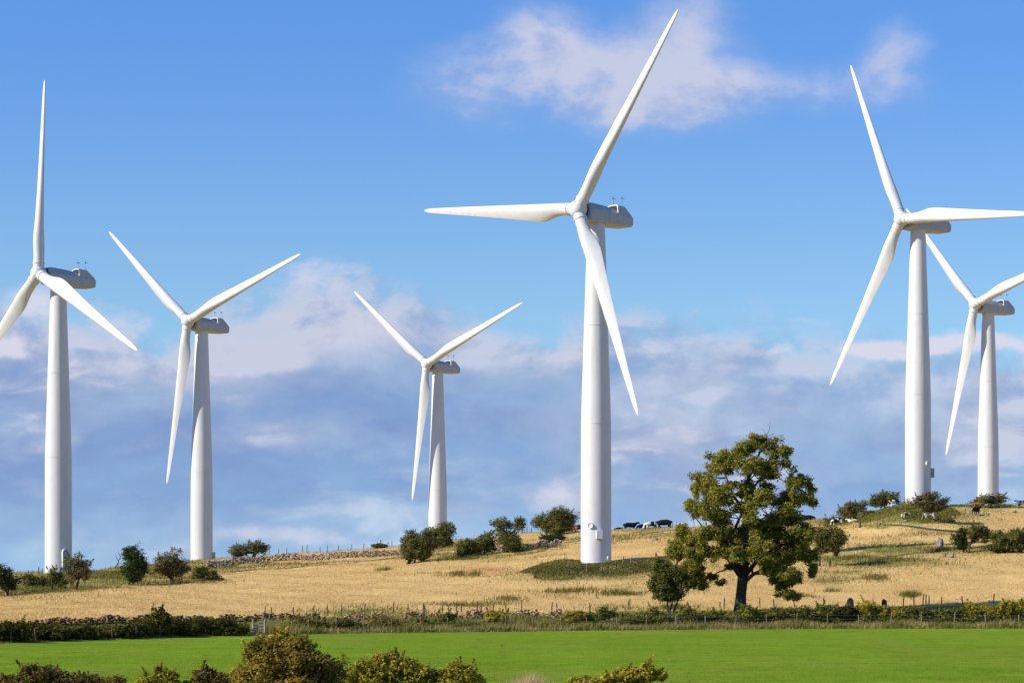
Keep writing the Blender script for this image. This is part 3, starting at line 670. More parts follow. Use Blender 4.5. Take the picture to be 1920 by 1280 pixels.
# the big tree: crown of separate foliage masses on a forked trunk
def big_tree():
    Yt = 212.0; s = Yt/F; b = at(1389, Yt); B = np.array(b)
    root = empty('tree', b, 'tallest spreading leafy tree with a thick forked trunk, centre right', 'tree')
    blobs2 = [(1430,826,36,17,0),(1395,842,30,18,-.3),(1457,848,26,16,.3),(1474,866,12,10,0),(1345,864,26,20,.2),(1368,872,30,22,-.4),(1410,872,36,24,.3),(1440,876,24,16,-.2),
        (1312,908,20,24,0),(1334,900,26,24,.5),(1352,926,32,26,-.5),(1394,908,34,22,.4),(1420,936,26,20,-.4),(1436,912,16,14,.2),
        (1499,902,20,12,0),(1518,916,14,12,.2),(1503,934,24,14,-.3),(1478,926,18,14,.2),(1470,948,24,16,.4),(1524,944,9,8,0),
        (1300,948,20,16,.2),(1326,958,30,20,-.5),(1352,972,28,20,.5),(1400,962,30,20,-.6),(1416,982,36,22,.5),(1452,972,30,22,-.3),(1490,974,30,20,.4),
        (1280,1000,20,18,0),(1298,1008,28,20,.5),(1330,1004,32,22,-.6),(1372,1006,34,20,.6),(1410,1016,34,20,-.6),(1448,1008,34,22,.6),(1486,1004,30,24,-.4),(1514,1000,22,26,.2),
        (1268,1034,18,18,.1),(1292,1042,28,22,-.5),(1324,1036,26,16,.4),(1356,1034,20,12,-.5),(1384,1040,26,14,-.8),(1424,1046,32,18,-.5),(1462,1040,34,20,.5),(1500,1034,26,20,-.3),(1522,1048,15,30,.2),(1524,1074,9,12,0),
        (1284,1070,18,18,.2),(1304,1074,18,14,-.2),(1310,1094,14,10,.1),(1472,1072,28,16,.1),(1484,1090,18,14,-.2),(1470,1100,20,10,.1),(1478,1112,12,6,-.1),(1440,1066,22,12,-.4),(1452,1088,10,6,0),(1348,1090,9,5,-.2),(1336,1080,12,6,.1),(1372,1062,10,6,.3)]
    rs = np.random.default_rng(5); bl = []
    for (cx, cy, rx, ry, dy) in blobs2:
        w = max(0.15, 1-((cx-1400)/150.0)**2); dep = 4.6*math.sqrt(w)*min(1, (cy-790)/90.0)
        c = np.array(ray(cx, cy, Yt)); c[1] += dy*dep
        r3 = np.array([rx*s, 0.5*(rx+ry)*s, ry*s])
        bl.append((c-B, r3*0.92))
        if rx > 17 and dep > 1.6:                                            # the same mass again, deeper or nearer in the crown
            c2 = c.copy(); c2[1] += (-1 if dy > 0 else 1)*dep*rs.uniform(0.5, 0.95)+0.2; c2[0] += rs.normal()*0.35; c2[2] += rs.normal()*0.35
            bl.append((c2-B, r3*rs.uniform(0.6, 0.82)))
    small = []
    for c, r in bl:
        for k in range(8):
            d = rs.normal(size=3); d /= np.linalg.norm(d)
            small.append((c+d*rs.uniform(0.40, 0.98)*r, r*rs.uniform(0.26, 0.50)*rs.uniform(0.7, 1.3, 3)))
    cs = np.array([c for c, r in bl])
    for k in range(900):
        a_, b_ = rs.integers(len(cs), size=2); dd = np.linalg.norm(cs[a_]-cs[b_])
        if a_ != b_ and dd < 2.6: small.append((cs[a_]+(cs[b_]-cs[a_])*rs.uniform(.3, .7)+rs.normal(size=3)*0.3, rs.uniform(.18, .42, 3)))
    P, Nn = crown_points(small, 0.2, 62, 0.25, 0.3, 0.78)
    P = P+rng.normal(size=P.shape)*0.09
    me = leaf_mesh('crown', P, Nn, rng.uniform(0.55, 1.5, len(P))*0.155, 0.6)
    link('crown', me, M['ash'], root)
    # trunk and limbs
    mb = MB(); R = lambda u, v, dy=0.0: ray(u, v, Yt+dy)-b
    mb.tube([R(1388, 1150), R(1388, 1138), R(1389, 1120), R(1391, 1098), R(1393, 1082)], [0.64, 0.52, 0.44, 0.42, 0.44], 14)
    limbs = [([(1393,1086,0),(1376,1062,-.3),(1362,1042,-.6),(1338,1032,-.9),(1304,1036,-1.2),(1280,1030,-1.2)], 0.25),
             ([(1391,1090,0),(1384,1056,.2),(1368,1010,.4),(1352,970,.3),(1340,930,.2),(1334,900,.2)], 0.25),
             ([(1394,1084,0),(1397,1040,-.2),(1394,1000,-.3),(1398,960,-.2),(1398,910,0),(1420,860,.1),(1432,828,.1)], 0.30),
             ([(1393,1080,0),(1404,1046,.5),(1420,1010,.8),(1446,975,.7),(1474,948,.3),(1500,915,0)], 0.23),
             ([(1396,1090,0),(1412,1076,-.5),(1436,1066,-1.2),(1466,1070,-1.5),(1482,1088,-1.2)], 0.20),
             ([(1396,1080,0),(1422,1048,1.0),(1456,1024,1.6),(1496,1012,1.2),(1516,1030,.6)], 0.20),
             ([(1392,1080,0),(1380,1040,1.2),(1352,1008,2.0),(1320,990,2.2),(1296,960,1.6)], 0.18),
             ([(1394,1070,-.2),(1396,1020,-1.4),(1412,985,-2.2),(1440,965,-2.4),(1462,972,-2.2)], 0.16),
             ([(1390,1060,-.2),(1376,1020,-1.8),(1350,990,-2.6),(1330,958,-2.6),(1316,920,-1.8)], 0.16),
             ([(1370,1010,.4),(1386,972,.4),(1400,940,.3),(1404,900,.2),(1396,860,.0)], .14),
             ([(1398,960,-.2),(1376,930,-.6),(1362,895,-.4),(1348,868,0)], .14),
             ([(1398,930,-.1),(1424,900,.2),(1446,870,.2),(1470,862,.0)], .12)]
    tips = [c for c, r in bl]
    for pts, r0 in limbs:
        Q = [R(*p) for p in pts]; n = len(Q)
        mb.tube(Q, [r0*(1-0.82*i/(n-1)) for i in range(n)], 9)
        for i in range(1, n):
            for q in range(5):
                cand = sorted(tips, key=lambda t: (Vector(t)-Q[i]).length+rs.uniform(0, 2.2))[0]
                e = Vector(cand)+Vector(rs.normal(size=3)*0.45); m_ = Q[i].lerp(e, 0.5)+Vector((rs.normal()*.12, rs.normal()*.12, .18))
                rr = r0*(1-0.82*i/(n-1))*0.34+0.012
                mb.tube([Q[i], m_, e], [rr, rr*0.7, 0.012], 5)
    mb.build('trunk', M['bark'], root, True)
big_tree()

# hedge and bushes at the far edge of the pasture
HG = 'bushes of the hedge along the far side of the pasture'
def bush(name, label, blobs, u, dY, mat, seed, leaf=0.15, per=36, cat='bush', group=HG, sub=11, clump=0.30, cover=1.15, **kw):
    Y = float(edgeY(u))+dY
    return plant(name, label, cat, [(a, b_, w*1.08, h*(1.3 if u > 470 else 1.22)) for a, b_, w, h in blobs], (u, 0), Y=Y, mat=mat, seed=seed, leaf=leaf, per=per, group=group, sub=sub, clump=clump, cover=cover, stems=4, trunk=0.035, tname='stem', cname='foliage', twig=12, **kw)
bush('hedge_bush', 'dark hedge bush cut off by the left edge of the photo', [(5, 1186, 34, 19), (35, 1188, 26, 17), (-20, 1188, 30, 18)], 15, 1.7, 'hedge', 101)
bush('hedge_bush', 'ochre-tipped hedge bush second from the left edge, right of the dark corner bush', [(80, 1190, 30, 16), (104, 1190, 28, 16)], 92, 1.7, 'hedge', 102)
bush('hedge_bush', 'low dark hedge bush below the left end of the reddish wall', [(140, 1191, 30, 14), (165, 1190, 28, 15)], 152, 1.7, 'hedge', 103)
bush('hedge_bush', 'low hedge bush beside the hedge post, below the middle of the reddish wall', [(205, 1190, 30, 14), (232, 1189, 26, 14)], 218, 1.7, 'hedge', 104)
bush('hedge_bush', 'narrow low hedge bush directly left of the tallest hedge bush', [(262, 1190, 26, 13), (250, 1184, 20, 10)], 258, 1.7, 'hedge', 105)
bush('hedge_bush', 'tallest dark bush of the left hedge, rising above the reddish wall', [(302, 1176, 26, 22), (300, 1158, 18, 14), (296, 1192, 30, 12)], 300, 1.7, 'hedge', 106)
bush('hedge_bush', 'low gap-filling hedge bush right of the tallest hedge bush', [(345, 1184, 24, 14), (338, 1190, 22, 10)], 344, 1.7, 'hedge', 107)
bush('hedge_bush', 'broad round dark hedge bush next to the pale gate', [(395, 1176, 34, 18), (425, 1178, 34, 18), (410, 1188, 40, 12), (378, 1186, 24, 12)], 405, 1.7, 'hedge', 108)
bush('bush', 'round dark green bush just right of the gate', [(572, 1175, 26, 13), (598, 1174, 24, 12), (585, 1182, 34, 8), (556, 1180, 18, 8)], 584, 4.0, 'hedge', 109)
bush('bush', 'small dark bush between the round bush by the gate and the brownish bush', [(650, 1175, 22, 12), (664, 1178, 18, 10), (640, 1180, 14, 8)], 652, 3.5, 'hedge', 110)
bush('bush', 'brownish bush left of the pale pink stones', [(712, 1172, 30, 12), (738, 1174, 26, 12), (725, 1182, 38, 8)], 724, 3.5, 'russet', 111)
bush('bramble', 'small bramble hanging over the pale pink stones, farthest left', [(792, 1170, 20, 6), (784, 1176, 14, 6)], 790, 5.0, 'bramble', 112)
bush('bramble', 'leafy bramble in the middle of the pale pink stones', [(838, 1160, 16, 9), (830, 1168, 18, 8)], 834, 5.5, 'bramble', 113)
bush('bramble', 'yellowish bramble at the right end of the long run of pink stones', [(922, 1156, 18, 11), (938, 1158, 14, 9), (928, 1166, 20, 8)], 928, 5.5, 'yellow', 114)
bush('bramble', 'bright yellow-green bramble right of the last pink stones', [(1070, 1156, 18, 10), (1085, 1158, 12, 9), (1066, 1164, 18, 7)], 1072, 5.0, 'yellow', 115)
bush('bramble', 'low dark bramble right of the bright yellow-green bramble', [(1105, 1160, 16, 9), (1112, 1164, 14, 6)], 1106, 5.0, 'bramble', 116)
bush('bramble', 'taller dark bramble in front of the nearest turbine', [(1130, 1155, 16, 14), (1142, 1158, 12, 10)], 1132, 5.5, 'bramble', 117)
bush('bramble', 'low straggling bramble left of the small dense dark tree', [(1175, 1162, 24, 7), (1200, 1160, 18, 8)], 1184, 5.0, 'bramble', 118)
bush('bramble', 'bramble below the foot of the small dense dark tree', [(1242, 1160, 22, 10), (1225, 1156, 12, 12), (1258, 1162, 12, 8)], 1240, 4.5, 'bramble', 119)
bush('bramble', 'rounded grey-olive bramble between the small and the big tree', [(1288, 1156, 20, 13), (1304, 1160, 14, 9)], 1292, 4.5, 'olive', 120)
bush('bramble', 'low bramble just left of the thick trunk of the big tree', [(1330, 1156, 18, 10), (1350, 1158, 18, 9)], 1340, 4.5, 'bramble', 121)
bush('bramble', 'pointed bright green bramble at the foot of the big tree trunk', [(1402, 1148, 18, 14), (1420, 1152, 14, 10), (1394, 1158, 16, 8)], 1405, 4.5, 'bramble', 122)
bush('bramble', 'bramble right of the pointed one, under the big tree', [(1440, 1154, 16, 10), (1456, 1152, 16, 10)], 1448, 4.5, 'bramble', 123)
bush('bramble', 'dark bramble under the lowest right branch of the big tree', [(1486, 1150, 20, 11), (1508, 1150, 16, 11)], 1496, 4.5, 'bramble', 124)
bush('bramble', 'wide bramble left of the taller tree stump', [(1540, 1148, 20, 12), (1560, 1148, 16, 12)], 1550, 4.5, 'bramble', 125)
bush('bramble', 'dark bramble close around the taller tree stump', [(1584, 1148, 18, 12), (1600, 1150, 14, 9)], 1590, 4.5, 'hedge', 126)
bush('bramble', 'yellow-tipped bramble between the two stumps', [(1622, 1144, 18, 14), (1638, 1148, 14, 12)], 1630, 4.5, 'yellow', 127)
bush('bramble', 'yellow bramble right below the smaller stump', [(1662, 1150, 18, 10), (1680, 1150, 14, 11)], 1668, 4.5, 'yellow', 128)
bush('bramble', 'low olive bramble first to the right of the stumps', [(1712, 1150, 20, 8), (1735, 1152, 16, 7)], 1722, 4.5, 'bramble', 129)
bush('bramble', 'low bramble below the row of tall fence posts on the right', [(1770, 1150, 20, 8), (1790, 1150, 14, 8)], 1778, 4.5, 'bramble', 130)
bush('bramble', 'yellow low bramble left of the corner bush', [(1822, 1144, 22, 8), (1845, 1146, 16, 9)], 1832, 4.5, 'yellow', 131)
bush('bramble', 'big bright bramble bush at the right edge', [(1890, 1142, 20, 16), (1912, 1138, 18, 16), (1874, 1150, 16, 10), (1930, 1142, 18, 18)], 1898, 4.5, 'yellow', 132)

# foreground bushes at the bottom edge
FG = 'bushes close to the camera along the bottom edge'
def front(label, blobs, u, Y, mat, seed, leaf=0.10, name='bush', per=95, clump=0.20, cover=1.0, **kw):
    return plant(name, label, 'bush', blobs, (u, 0), Y=Y, mat=mat, seed=seed, leaf=leaf, per=per, clump=clump, group=FG, sub=10, stems=6, trunk=0.035, tname='stem', cname='foliage', twig=24, cover=cover, fill=.3, sprigs=14, sprig_len=0.32, **kw)
front('brown gorse with a dark top in the bottom left corner', [(20, 1282, 50, 20), (75, 1270, 45, 24), (62, 1256, 24, 9), (110, 1278, 40, 18)], 60, 88, 'gorse', 201, name='gorse_bush')
front('low brown gorse between the corner gorse and the ochre bush', [(165, 1282, 44, 16), (205, 1282, 34, 16), (150, 1272, 20, 10)], 180, 88, 'gorse', 202, name='gorse_bush')
front('ochre-yellow sprig bush at the bottom, left of the small dark bush', [(298, 1276, 28, 20), (318, 1272, 26, 18), (275, 1282, 22, 14), (296, 1256, 12, 8)], 300, 88, 'yellow', 203)
front('small dark bush tucked left of the big russet bush', [(388, 1272, 34, 18), (405, 1276, 26, 18), (365, 1282, 24, 12)], 388, 88, 'gorse', 204)
front('biggest russet-brown rounded bush at the bottom, in front of the gate', [(505, 1240, 58, 40), (560, 1238, 62, 44), (610, 1262, 44, 40), (470, 1270, 46, 36), (540, 1280, 80, 40), (560, 1210, 40, 22), (500, 1212, 32, 18)], 540, 84, 'russet', 205, per=80)
front('leggy yellow bush at the left flank of the big russet bush', [(492, 1206, 20, 14), (470, 1228, 22, 22), (452, 1262, 22, 24), (524, 1192, 18, 8)], 470, 86, 'yellow', 206)
front('wide yellow-olive bush right of the big russet bush', [(700, 1256, 44, 24), (740, 1254, 50, 24), (780, 1268, 40, 22), (655, 1276, 34, 18), (712, 1232, 22, 12), (738, 1226, 12, 8), (690, 1284, 60, 24)], 720, 86, 'yellow', 207)
front('yellow-olive bush with a flat right shoulder before the open grass', [(850, 1258, 36, 20), (874, 1268, 34, 18), (836, 1276, 34, 18), (898, 1276, 16, 12)], 860, 86, 'yellow', 208)
front('golden bush at the bottom with one upright sprig on its right', [(1150, 1270, 40, 16), (1180, 1266, 34, 16), (1215, 1266, 22, 20), (1210, 1248, 8, 8), (1105, 1278, 34, 10), (1236, 1266, 14, 10)], 1165, 87, 'yellow', 209)
# dry grass clump between the bushes
cb = at(985, 88)
n = 1500
Pd = np.stack([rng.normal(size=n)*0.55, rng.normal(size=n)*0.4, np.zeros(n)], -1)
root = empty('dry_grass_clump', cb, 'pale dry grass clump at the bottom between yellow bushes', 'grass')
blades('seed_stalks', Pd, rng.uniform(0.3, 0.95, n)*np.exp(-np.abs(Pd[:, 0])*0.5), rng.uniform(0.012, 0.03, n), 0.22, M['dry'], None, None, root)

# ground-covering growth: bank by the nearest tower and bank by the right turbine
def cover_bank(name, label, parts, mat, hmax, leaf=0.14):
    Cs, Ns = [], []
    for (u0, u1, r0, r1, n) in parts:
        cs = rng.uniform(u0, u1, n); k = rng.uniform(-1, 1, n)
        mid = (u0+u1)/2; hw = (u1-u0)/2
        e = np.sqrt(np.maximum(0.02, 1-((cs-mid)/hw)**2))
        rr = (r0+r1)/2+k*(r1-r0)/2*e
        a0 = on_ground(mid, (r0+r1)/2); dy = (on_ground(mid, r0).y-on_ground(mid, r1).y)/max(r1-r0, 1)
        Y = a0.y-(rr-(r0+r1)/2)*max(dy, 0.15); X = (cs-UC)/F*Y
        h = hmax*np.clip(1.15-k*k*0.8, 0.2, 1)*e*(0.7+0.5*vnoise(X, Y, 0.9, 4))
        Z = ground(X, Y)+rng.random(n)**0.6*np.maximum(h, 0.1)
        Cs.append(np.stack([X, Y, Z], -1)); Ns.append(rng.normal(size=(n, 3))*0.6+np.array([-0.1, -0.2, 0.5]))
    P = np.concatenate(Cs); Nn = np.concatenate(Ns)
    me = leaf_mesh(name, P, Nn, rng.uniform(0.6, 1.5, len(P))*leaf)
    o = link(name, me, M[mat]); tag(o, label, kind='stuff')
cover_bank('heather_bank', 'dark olive heather and brambles massed at the foot of the nearest turbine', [(975, 1130, 1056, 1082, 9000), (1080, 1225, 1056, 1078, 7000), (1185, 1260, 1052, 1074, 3000), (1000, 1090, 1062, 1088, 3500)], 'bank', 0.85)
cover_bank('bracken_bank', 'green bracken covering the bank below the right turbine', [(1605, 1720, 948, 974, 6000), (1680, 1800, 946, 968, 6000), (1760, 1900, 942, 956, 3000), (1545, 1640, 968, 984, 3500), (1690, 1790, 962, 978, 2500)], 'rush', 0.7)
cover_bank('undergrowth', 'dark undergrowth below the thorn trees', [(845, 900, 1038, 1050, 1500), (960, 1030, 1024, 1034, 1500), (800, 850, 1010, 1034, 1200), (330, 420, 1082, 1090, 1200), (0, 130, 1104, 1116, 2000), (160, 240, 1074, 1086, 1500)], 'bank', 0.45)

def hedge_growth(name, label, u0, u1, d0, d1, n, h0, mat, seed):
    u = rng.uniform(u0, u1, n); Y = edgeY(u)+rng.uniform(d0, d1, n); X = (u-UC)/F*Y
    h = h0*np.clip(0.75+0.75*vnoise(X, Y, 0.55, seed)+0.35*vnoise(X, Y, 1.9, seed+2), 0.12, 1.6)
    Z = ground(X, Y)+rng.random(n)**0.55*h
    me = leaf_mesh(name, np.stack([X, Y, Z], -1), rng.normal(size=(n, 3))*0.6+np.array([-0.2, -0.2, 0.5]), rng.uniform(0.6, 1.5, n)*0.13)
    tag(link(name, me, M[mat]), label, kind='stuff')
hedge_growth('hedge_undergrowth', 'tangled low brambles filling the line of the hedge on the right', 1055, 2000, 3.6, 7.5, 30000, 0.85, 'bramble', 3)
hedge_growth('hedge_undergrowth', 'tangled low growth between the gate and the pink stones', 520, 1060, 3.4, 6.5, 12000, 0.50, 'bramble', 6)
hedge_growth('hedge_undergrowth', 'dark tangled growth filling the left hedge', -60, 468, 1.2, 3.4, 16000, 0.95, 'hedge', 8)

# ------------------------------------------------------------------ stone walls
PHI = (1+5**.5)/2
ICO_V = np.array([(-1,PHI,0),(1,PHI,0),(-1,-PHI,0),(1,-PHI,0),(0,-1,PHI),(0,1,PHI),(0,-1,-PHI),(0,1,-PHI),(PHI,0,-1),(PHI,0,1),(-PHI,0,-1),(-PHI,0,1)])/1.902
ICO_F = np.array([(0,11,5),(0,5,1),(0,1,7),(0,7,10),(0,10,11),(1,5,9),(5,11,4),(11,10,2),(10,7,6),(7,1,8),(3,9,4),(3,4,2),(3,2,6),(3,6,8),(3,8,9),(4,9,5),(2,4,11),(6,2,10),(8,6,7),(9,8,1)])
def stones(P, S):
    n = len(P)
    V = ICO_V[None]*(1+rng.uniform(-0.28, 0.28, (n, 12, 1)))*S[:, None, :]
    a = rng.uniform(0, 6.28, n); ca, sa = np.cos(a)[:, None], np.sin(a)[:, None]
    b = rng.normal(size=n)*0.35; cb_, sb = np.cos(b)[:, None], np.sin(b)[:, None]
    x, y, z = V[..., 0], V[..., 1], V[..., 2]
    x, z = x*cb_-z*sb, x*sb+z*cb_
    x, y = x*ca-y*sa, x*sa+y*ca
    V = np.stack([x, y, z], -1)+P[:, None, :]
    Fc = ICO_F[None]+(np.arange(n)*12)[:, None, None]
    return V.reshape(-1, 3), Fc.reshape(-1, 3)

def wall(name, label, pts, height, size, mat, per=1.0, ruin=0.35, group=None, cat='stone wall'):
    """pts: list of (u, Y) along the wall line"""
    W = [at(u, Y) for u, Y in pts]; org = W[0].copy(); P = []; S = []
    for a, b in zip(W[:-1], W[1:]):
        ln = (b-a).length; cols = max(2, int(ln/(size*1.25)*per))
        for k in range(cols):
            q = (k+rng.random()*0.7)/cols; x = a.x+(b.x-a.x)*q; y = a.y+(b.y-a.y)*q; g = gz(x, y)
            h = height*(1-ruin*(0.5+0.5*math.sin(x*1.7+y*0.9)*math.sin(x*0.53))*rng.uniform(0.5, 1.5))
            z = 0
            while z < h:
                sz = size*rng.uniform(0.55, 1.15)
                P.append((x+rng.normal()*size*0.4, y+rng.normal()*0.16*(1.6-z/height), g+z+sz*0.2)); S.append((sz*rng.uniform(.75, 1.15), sz*rng.uniform(.7, 1.1), sz*rng.uniform(.40, .65)))
                z += sz*0.72
    P = np.array(P)-np.array(org); V, Fc = stones(P, np.array(S)*0.62)
    me = np_mesh(name, V, Fc)
    o = link(name, me, M[mat], None, org); tag(o, label, cat, group)
    return o
def wl(u, row): p = on_ground(u, row); return (u, p.y)
wall('dry_stone_wall', 'long grey-pink dry stone wall along the skyline right of the second turbine', [wl(388, 1066), wl(440, 1058), wl(500, 1054), wl(560, 1049), wl(640, 1046), wl(700, 1044), wl(760, 1041)], 0.95, 0.30, 'stone', 1.7, 0.25, 'stone walls on the farm')
wall('dry_stone_wall', 'short stone wall behind the slim-stemmed and two-topped thorn trees', [wl(850, 1042), wl(900, 1038), wl(960, 1034), wl(1000, 1030), wl(1052, 1022)], 0.85, 0.30, 'stone', 1.6, 0.4, 'stone walls on the farm')
def el(u, d): return (u, float(edgeY(u))+d)
wall('dry_stone_wall', 'collapsed reddish brown stone wall behind the dark left hedge', [(u, float(lowY(u))-4.5) for u in (65, 150, 230, 320, 400, 480, 560, 600)], 0.55, 0.24, 'red_stone', 2.5, 0.5, 'stone walls on the farm')
wall('dry_stone_wall', 'tumbled pale pink stone wall among brambles below the nearest turbine', [(u, float(lowY(u))-5.5) for u in (640, 700, 750, 800, 850, 900, 960, 1000, 1053)], 0.75, 0.25, 'pink_stone', 2.4, 0.75, 'stone walls on the farm')

def boulder(name, label, u, row, w, h, mat, cat='stone', group=None, Y=None, n=1, taper=0.7, sq=0.7):
    p = on_ground(u, row) if Y is None else at(u, Y); s = p.y/F
    bm = bmesh.new(); bmesh.ops.create_icosphere(bm, subdivisions=3, radius=1.0)
    ph = rng.uniform(0, 6, 4)
    for v in bm.verts:
        c = v.co; q = 1+(0.16 if sq > .5 else .05)*math.sin(c.x*3+ph[0])*math.sin(c.z*2.5+ph[1])+(0.10 if sq > .5 else .04)*math.sin(c.y*5+ph[2]+c.z*4)
        z = math.copysign(abs(c.z)**sq, c.z); tp = 1-(1-taper)*(z*0.5+0.5)
        v.co = Vector((c.x*q*w*s*0.5*tp, c.y*q*w*s*0.45*tp, (z*0.5+0.42)*h*s*q))
    me = bpy.data.meshes.new(name); bm.to_mesh(me); bm.free()
    o = link(name, me, M[mat], None, p); tag(o, label, cat, group); return o
boulder('standing_stone', 'pale upright standing stone left of the small dark upright thorn', 1762, 1027, 15, 20, 'rock')
boulder('gate_stump', 'taller weathered grey stump standing in the brambles on the right', 1594, 1140, 14, 20, 'post', 'stump', Y=float(lowY(1594))-1, taper=0.88, sq=0.35)
boulder('gate_stump', 'smaller dark rounded stump right of the taller grey stump', 1658, 1138, 11, 17, 'post_dark', 'stump', Y=float(lowY(1658))-1, taper=0.82, sq=0.45)
boulder('rock', 'lone dark upright rock at the foot of the green bank', 1612, 989, 6, 14, 'post_dark')
boulder('rock', 'dark upright rock near the thin-stemmed bushy tree', 1556, 1062, 5, 14, 'post_dark')
for (u, r, w, h, lb) in ((1648, 984, 9, 6, 'flat pale rock right of the lone dark upright rock'), (1699, 978, 7, 4, 'small pale rock below the brown and white cow'), (1787, 971, 9, 4, 'low white rock right of the white cow by the reddish thorn'), (1812, 968, 7, 4, 'low white rock left of the solid black cow'),
                         (1836, 967, 8, 5, 'pale rock just below the solid black cow'), (1850, 967, 9, 4, 'flat white rock right of the solid black cow'), (1902, 961, 10, 5, 'pale rock near the right edge below the skyline cow'),
                         (1664, 1046, 10, 7, 'brownish rock among rushes on the green patch'), (1770, 1044, 9, 7, 'rough pale rock left of a second one, below the standing stone'), (1785, 1045, 10, 8, 'rough pale rock right of its neighbour, below the standing stone'), (1228, 1013, 12, 5, 'low white rock in the grass below the skyline cows')):
    boulder('rock', lb, u, r, w, h, 'rock', 'rock', 'loose rocks on the hill')

# ------------------------------------------------------------------ fences and gate
def fence(name, label, posts, wires=True, mat='post', group='post and wire fences', wire_h=(0.35, 0.7, 1.0), pw=0.055):
    """posts: list of (u, Y, height)"""
    b0 = at(posts[0][0], posts[0][1]); root = empty(name, b0, label, 'fence', group)
    tops = []
    for (u, Y, h) in posts:
        p = at(u, Y)-b0; lx, ly = random.gauss(0, .05), random.gauss(0, .04)
        mb = MB(); t = p+Vector((lx, ly, h)); mb.tube([p-Vector((0, 0, .3)), p.lerp(t, .5), t, t+Vector((0, 0, 0.03))], [pw, pw*.98, pw*.93, pw*.5], 8)
        mb.build('post', M[mat], root, True, angle=40); tops.append((p, t))
    if wires:
        mb = MB()
        for fr in wire_h:
            for (a, b), (c, d) in zip(tops[:-1], tops[1:]):
                p, q = a.lerp(b, fr*0.93), c.lerp(d, fr*0.93); mb.tube([p, p.lerp(q, .5)-Vector((0, 0, .025)), q], [.009]*3, 4, False)
        mb.build('wires', M['wire'], root)
    return root
us = [579, 630, 683, 735, 788, 840, 892, 949, 999, 1052, 1102, 1157, 1212, 1269, 1322, 1379, 1437, 1494, 1552, 1611, 1670, 1729, 1789, 1849, 1910, 1968]
fence('wire_fence', 'evenly spaced post and wire fence along the far edge of the pasture', [(u, float(edgeY(u))+2.4, 1.0*random.uniform(.88, 1.12)) for u in us], pw=0.052)
fence('wire_fence', 'few dark posts standing in front of the dark left hedge', [(u, float(edgeY(u))+0.75, 0.85*random.uniform(.9, 1.1)) for u in (-30, 20, 68, 116, 164, 211, 255, 300)], wires=False, mat='post_dark', pw=0.045)
us = [495, 508, 550, 588, 615, 640, 679, 683, 737, 765, 793, 797, 829, 842, 856, 865, 894, 902, 924, 949, 978, 1034, 1046, 1107, 1178, 1181, 1270, 1350, 1357, 1425, 1452, 1490, 1545, 1694, 1714, 1730, 1736, 1742, 1766, 1805, 1863, 1925]
fence('old_fence', 'irregular old posts along the lower edge of the straw field', [(u, float(lowY(u))+random.uniform(-.6, .4), random.uniform(.65, 1.0)) for u in us], wires=False, mat='post_dark', pw=0.05)
us = [505, 522, 537, 567, 575, 600, 614, 635, 660, 682, 735]
fence('skyline_fence', 'thin dark posts on the skyline above the grey stone wall', [(u, float(ridgeY(u))-3, random.uniform(.6, 1.2)) for u in us], wires=False, mat='post_dark', pw=0.05)
us = [965, 980, 988, 997]
fence('skyline_fence', 'short skyline fence between the two-topped thorn and the broad round thorn', [(u, float(ridgeY(u))-2, random.uniform(.6, .9)) for u in us], mat='post_dark', pw=0.06)
fence('short_fence', 'short weathered posts standing round the foot of the nearest turbine', [(1066, 258, 1.0), (1072, 258, .85), (1100, 256, 1.05), (1129, 256, 1.15), (1155, 257, 1.1), (1169, 258, 1.2), (1182, 259, 1.0)], wires=False, mat='post', pw=0.07)
fence('short_fence', 'thin posts and wires left of the turbine behind the green bank', [(1688, 312, 1.2), (1696, 312, 1.4), (1702, 312, 1.3)], mat='post', pw=0.05)
fence('short_fence', 'pale posts left of the turbine with the oval door', [(72, 300, 1.0), (78, 300, .8)], wires=False, mat='post', pw=0.07)
fence('sparse_fence', 'sparse posts crossing the straw below the solid black cow', [(1645, float(upY(1645))+14, .7), (1655, float(upY(1655))+14, .7), (1810, float(upY(1810))+20, .9), (1818, float(upY(1818))+20, .9), (1845, float(upY(1845))+22, .9), (1876, float(upY(1876))+22, .9)], wires=False, mat='post', pw=0.05)

def gate():
    Y = float(edgeY(486))+1.0; b = at(486, Y); s = Y/F
    root = empty('field_gate', b, 'pale wooden field gate with bars at the end of the dark left hedge', 'gate')
    w = 22*s
    for sx in (-1, 1):
        mb = MB(); mb.tube([Vector((sx*w/2, 0, -.3)), Vector((sx*w/2, 0, 1.05)), Vector((sx*w/2, 0, 1.1))], [.09, .085, .05], 8); mb.build('gate_post', M['gate'], root)
    for k in range(4):
        mb = MB(); mb.box((0, 0.05, .22+k*.23), w/2-.09, .018, .04); mb.build('bar', M['gate'], root)
    mb = MB(); mb.box((0.12, 0.09, .56), .035, .016, .42); mb.build('brace', M['gate'], root)
    mb = MB(); p, q = Vector((-w/2+.1, .12, .22)), Vector((.1, .12, .92)); mb.tube([p, q], [.028, .028], 6); mb.build('diagonal_brace', M['gate'], root)
gate()

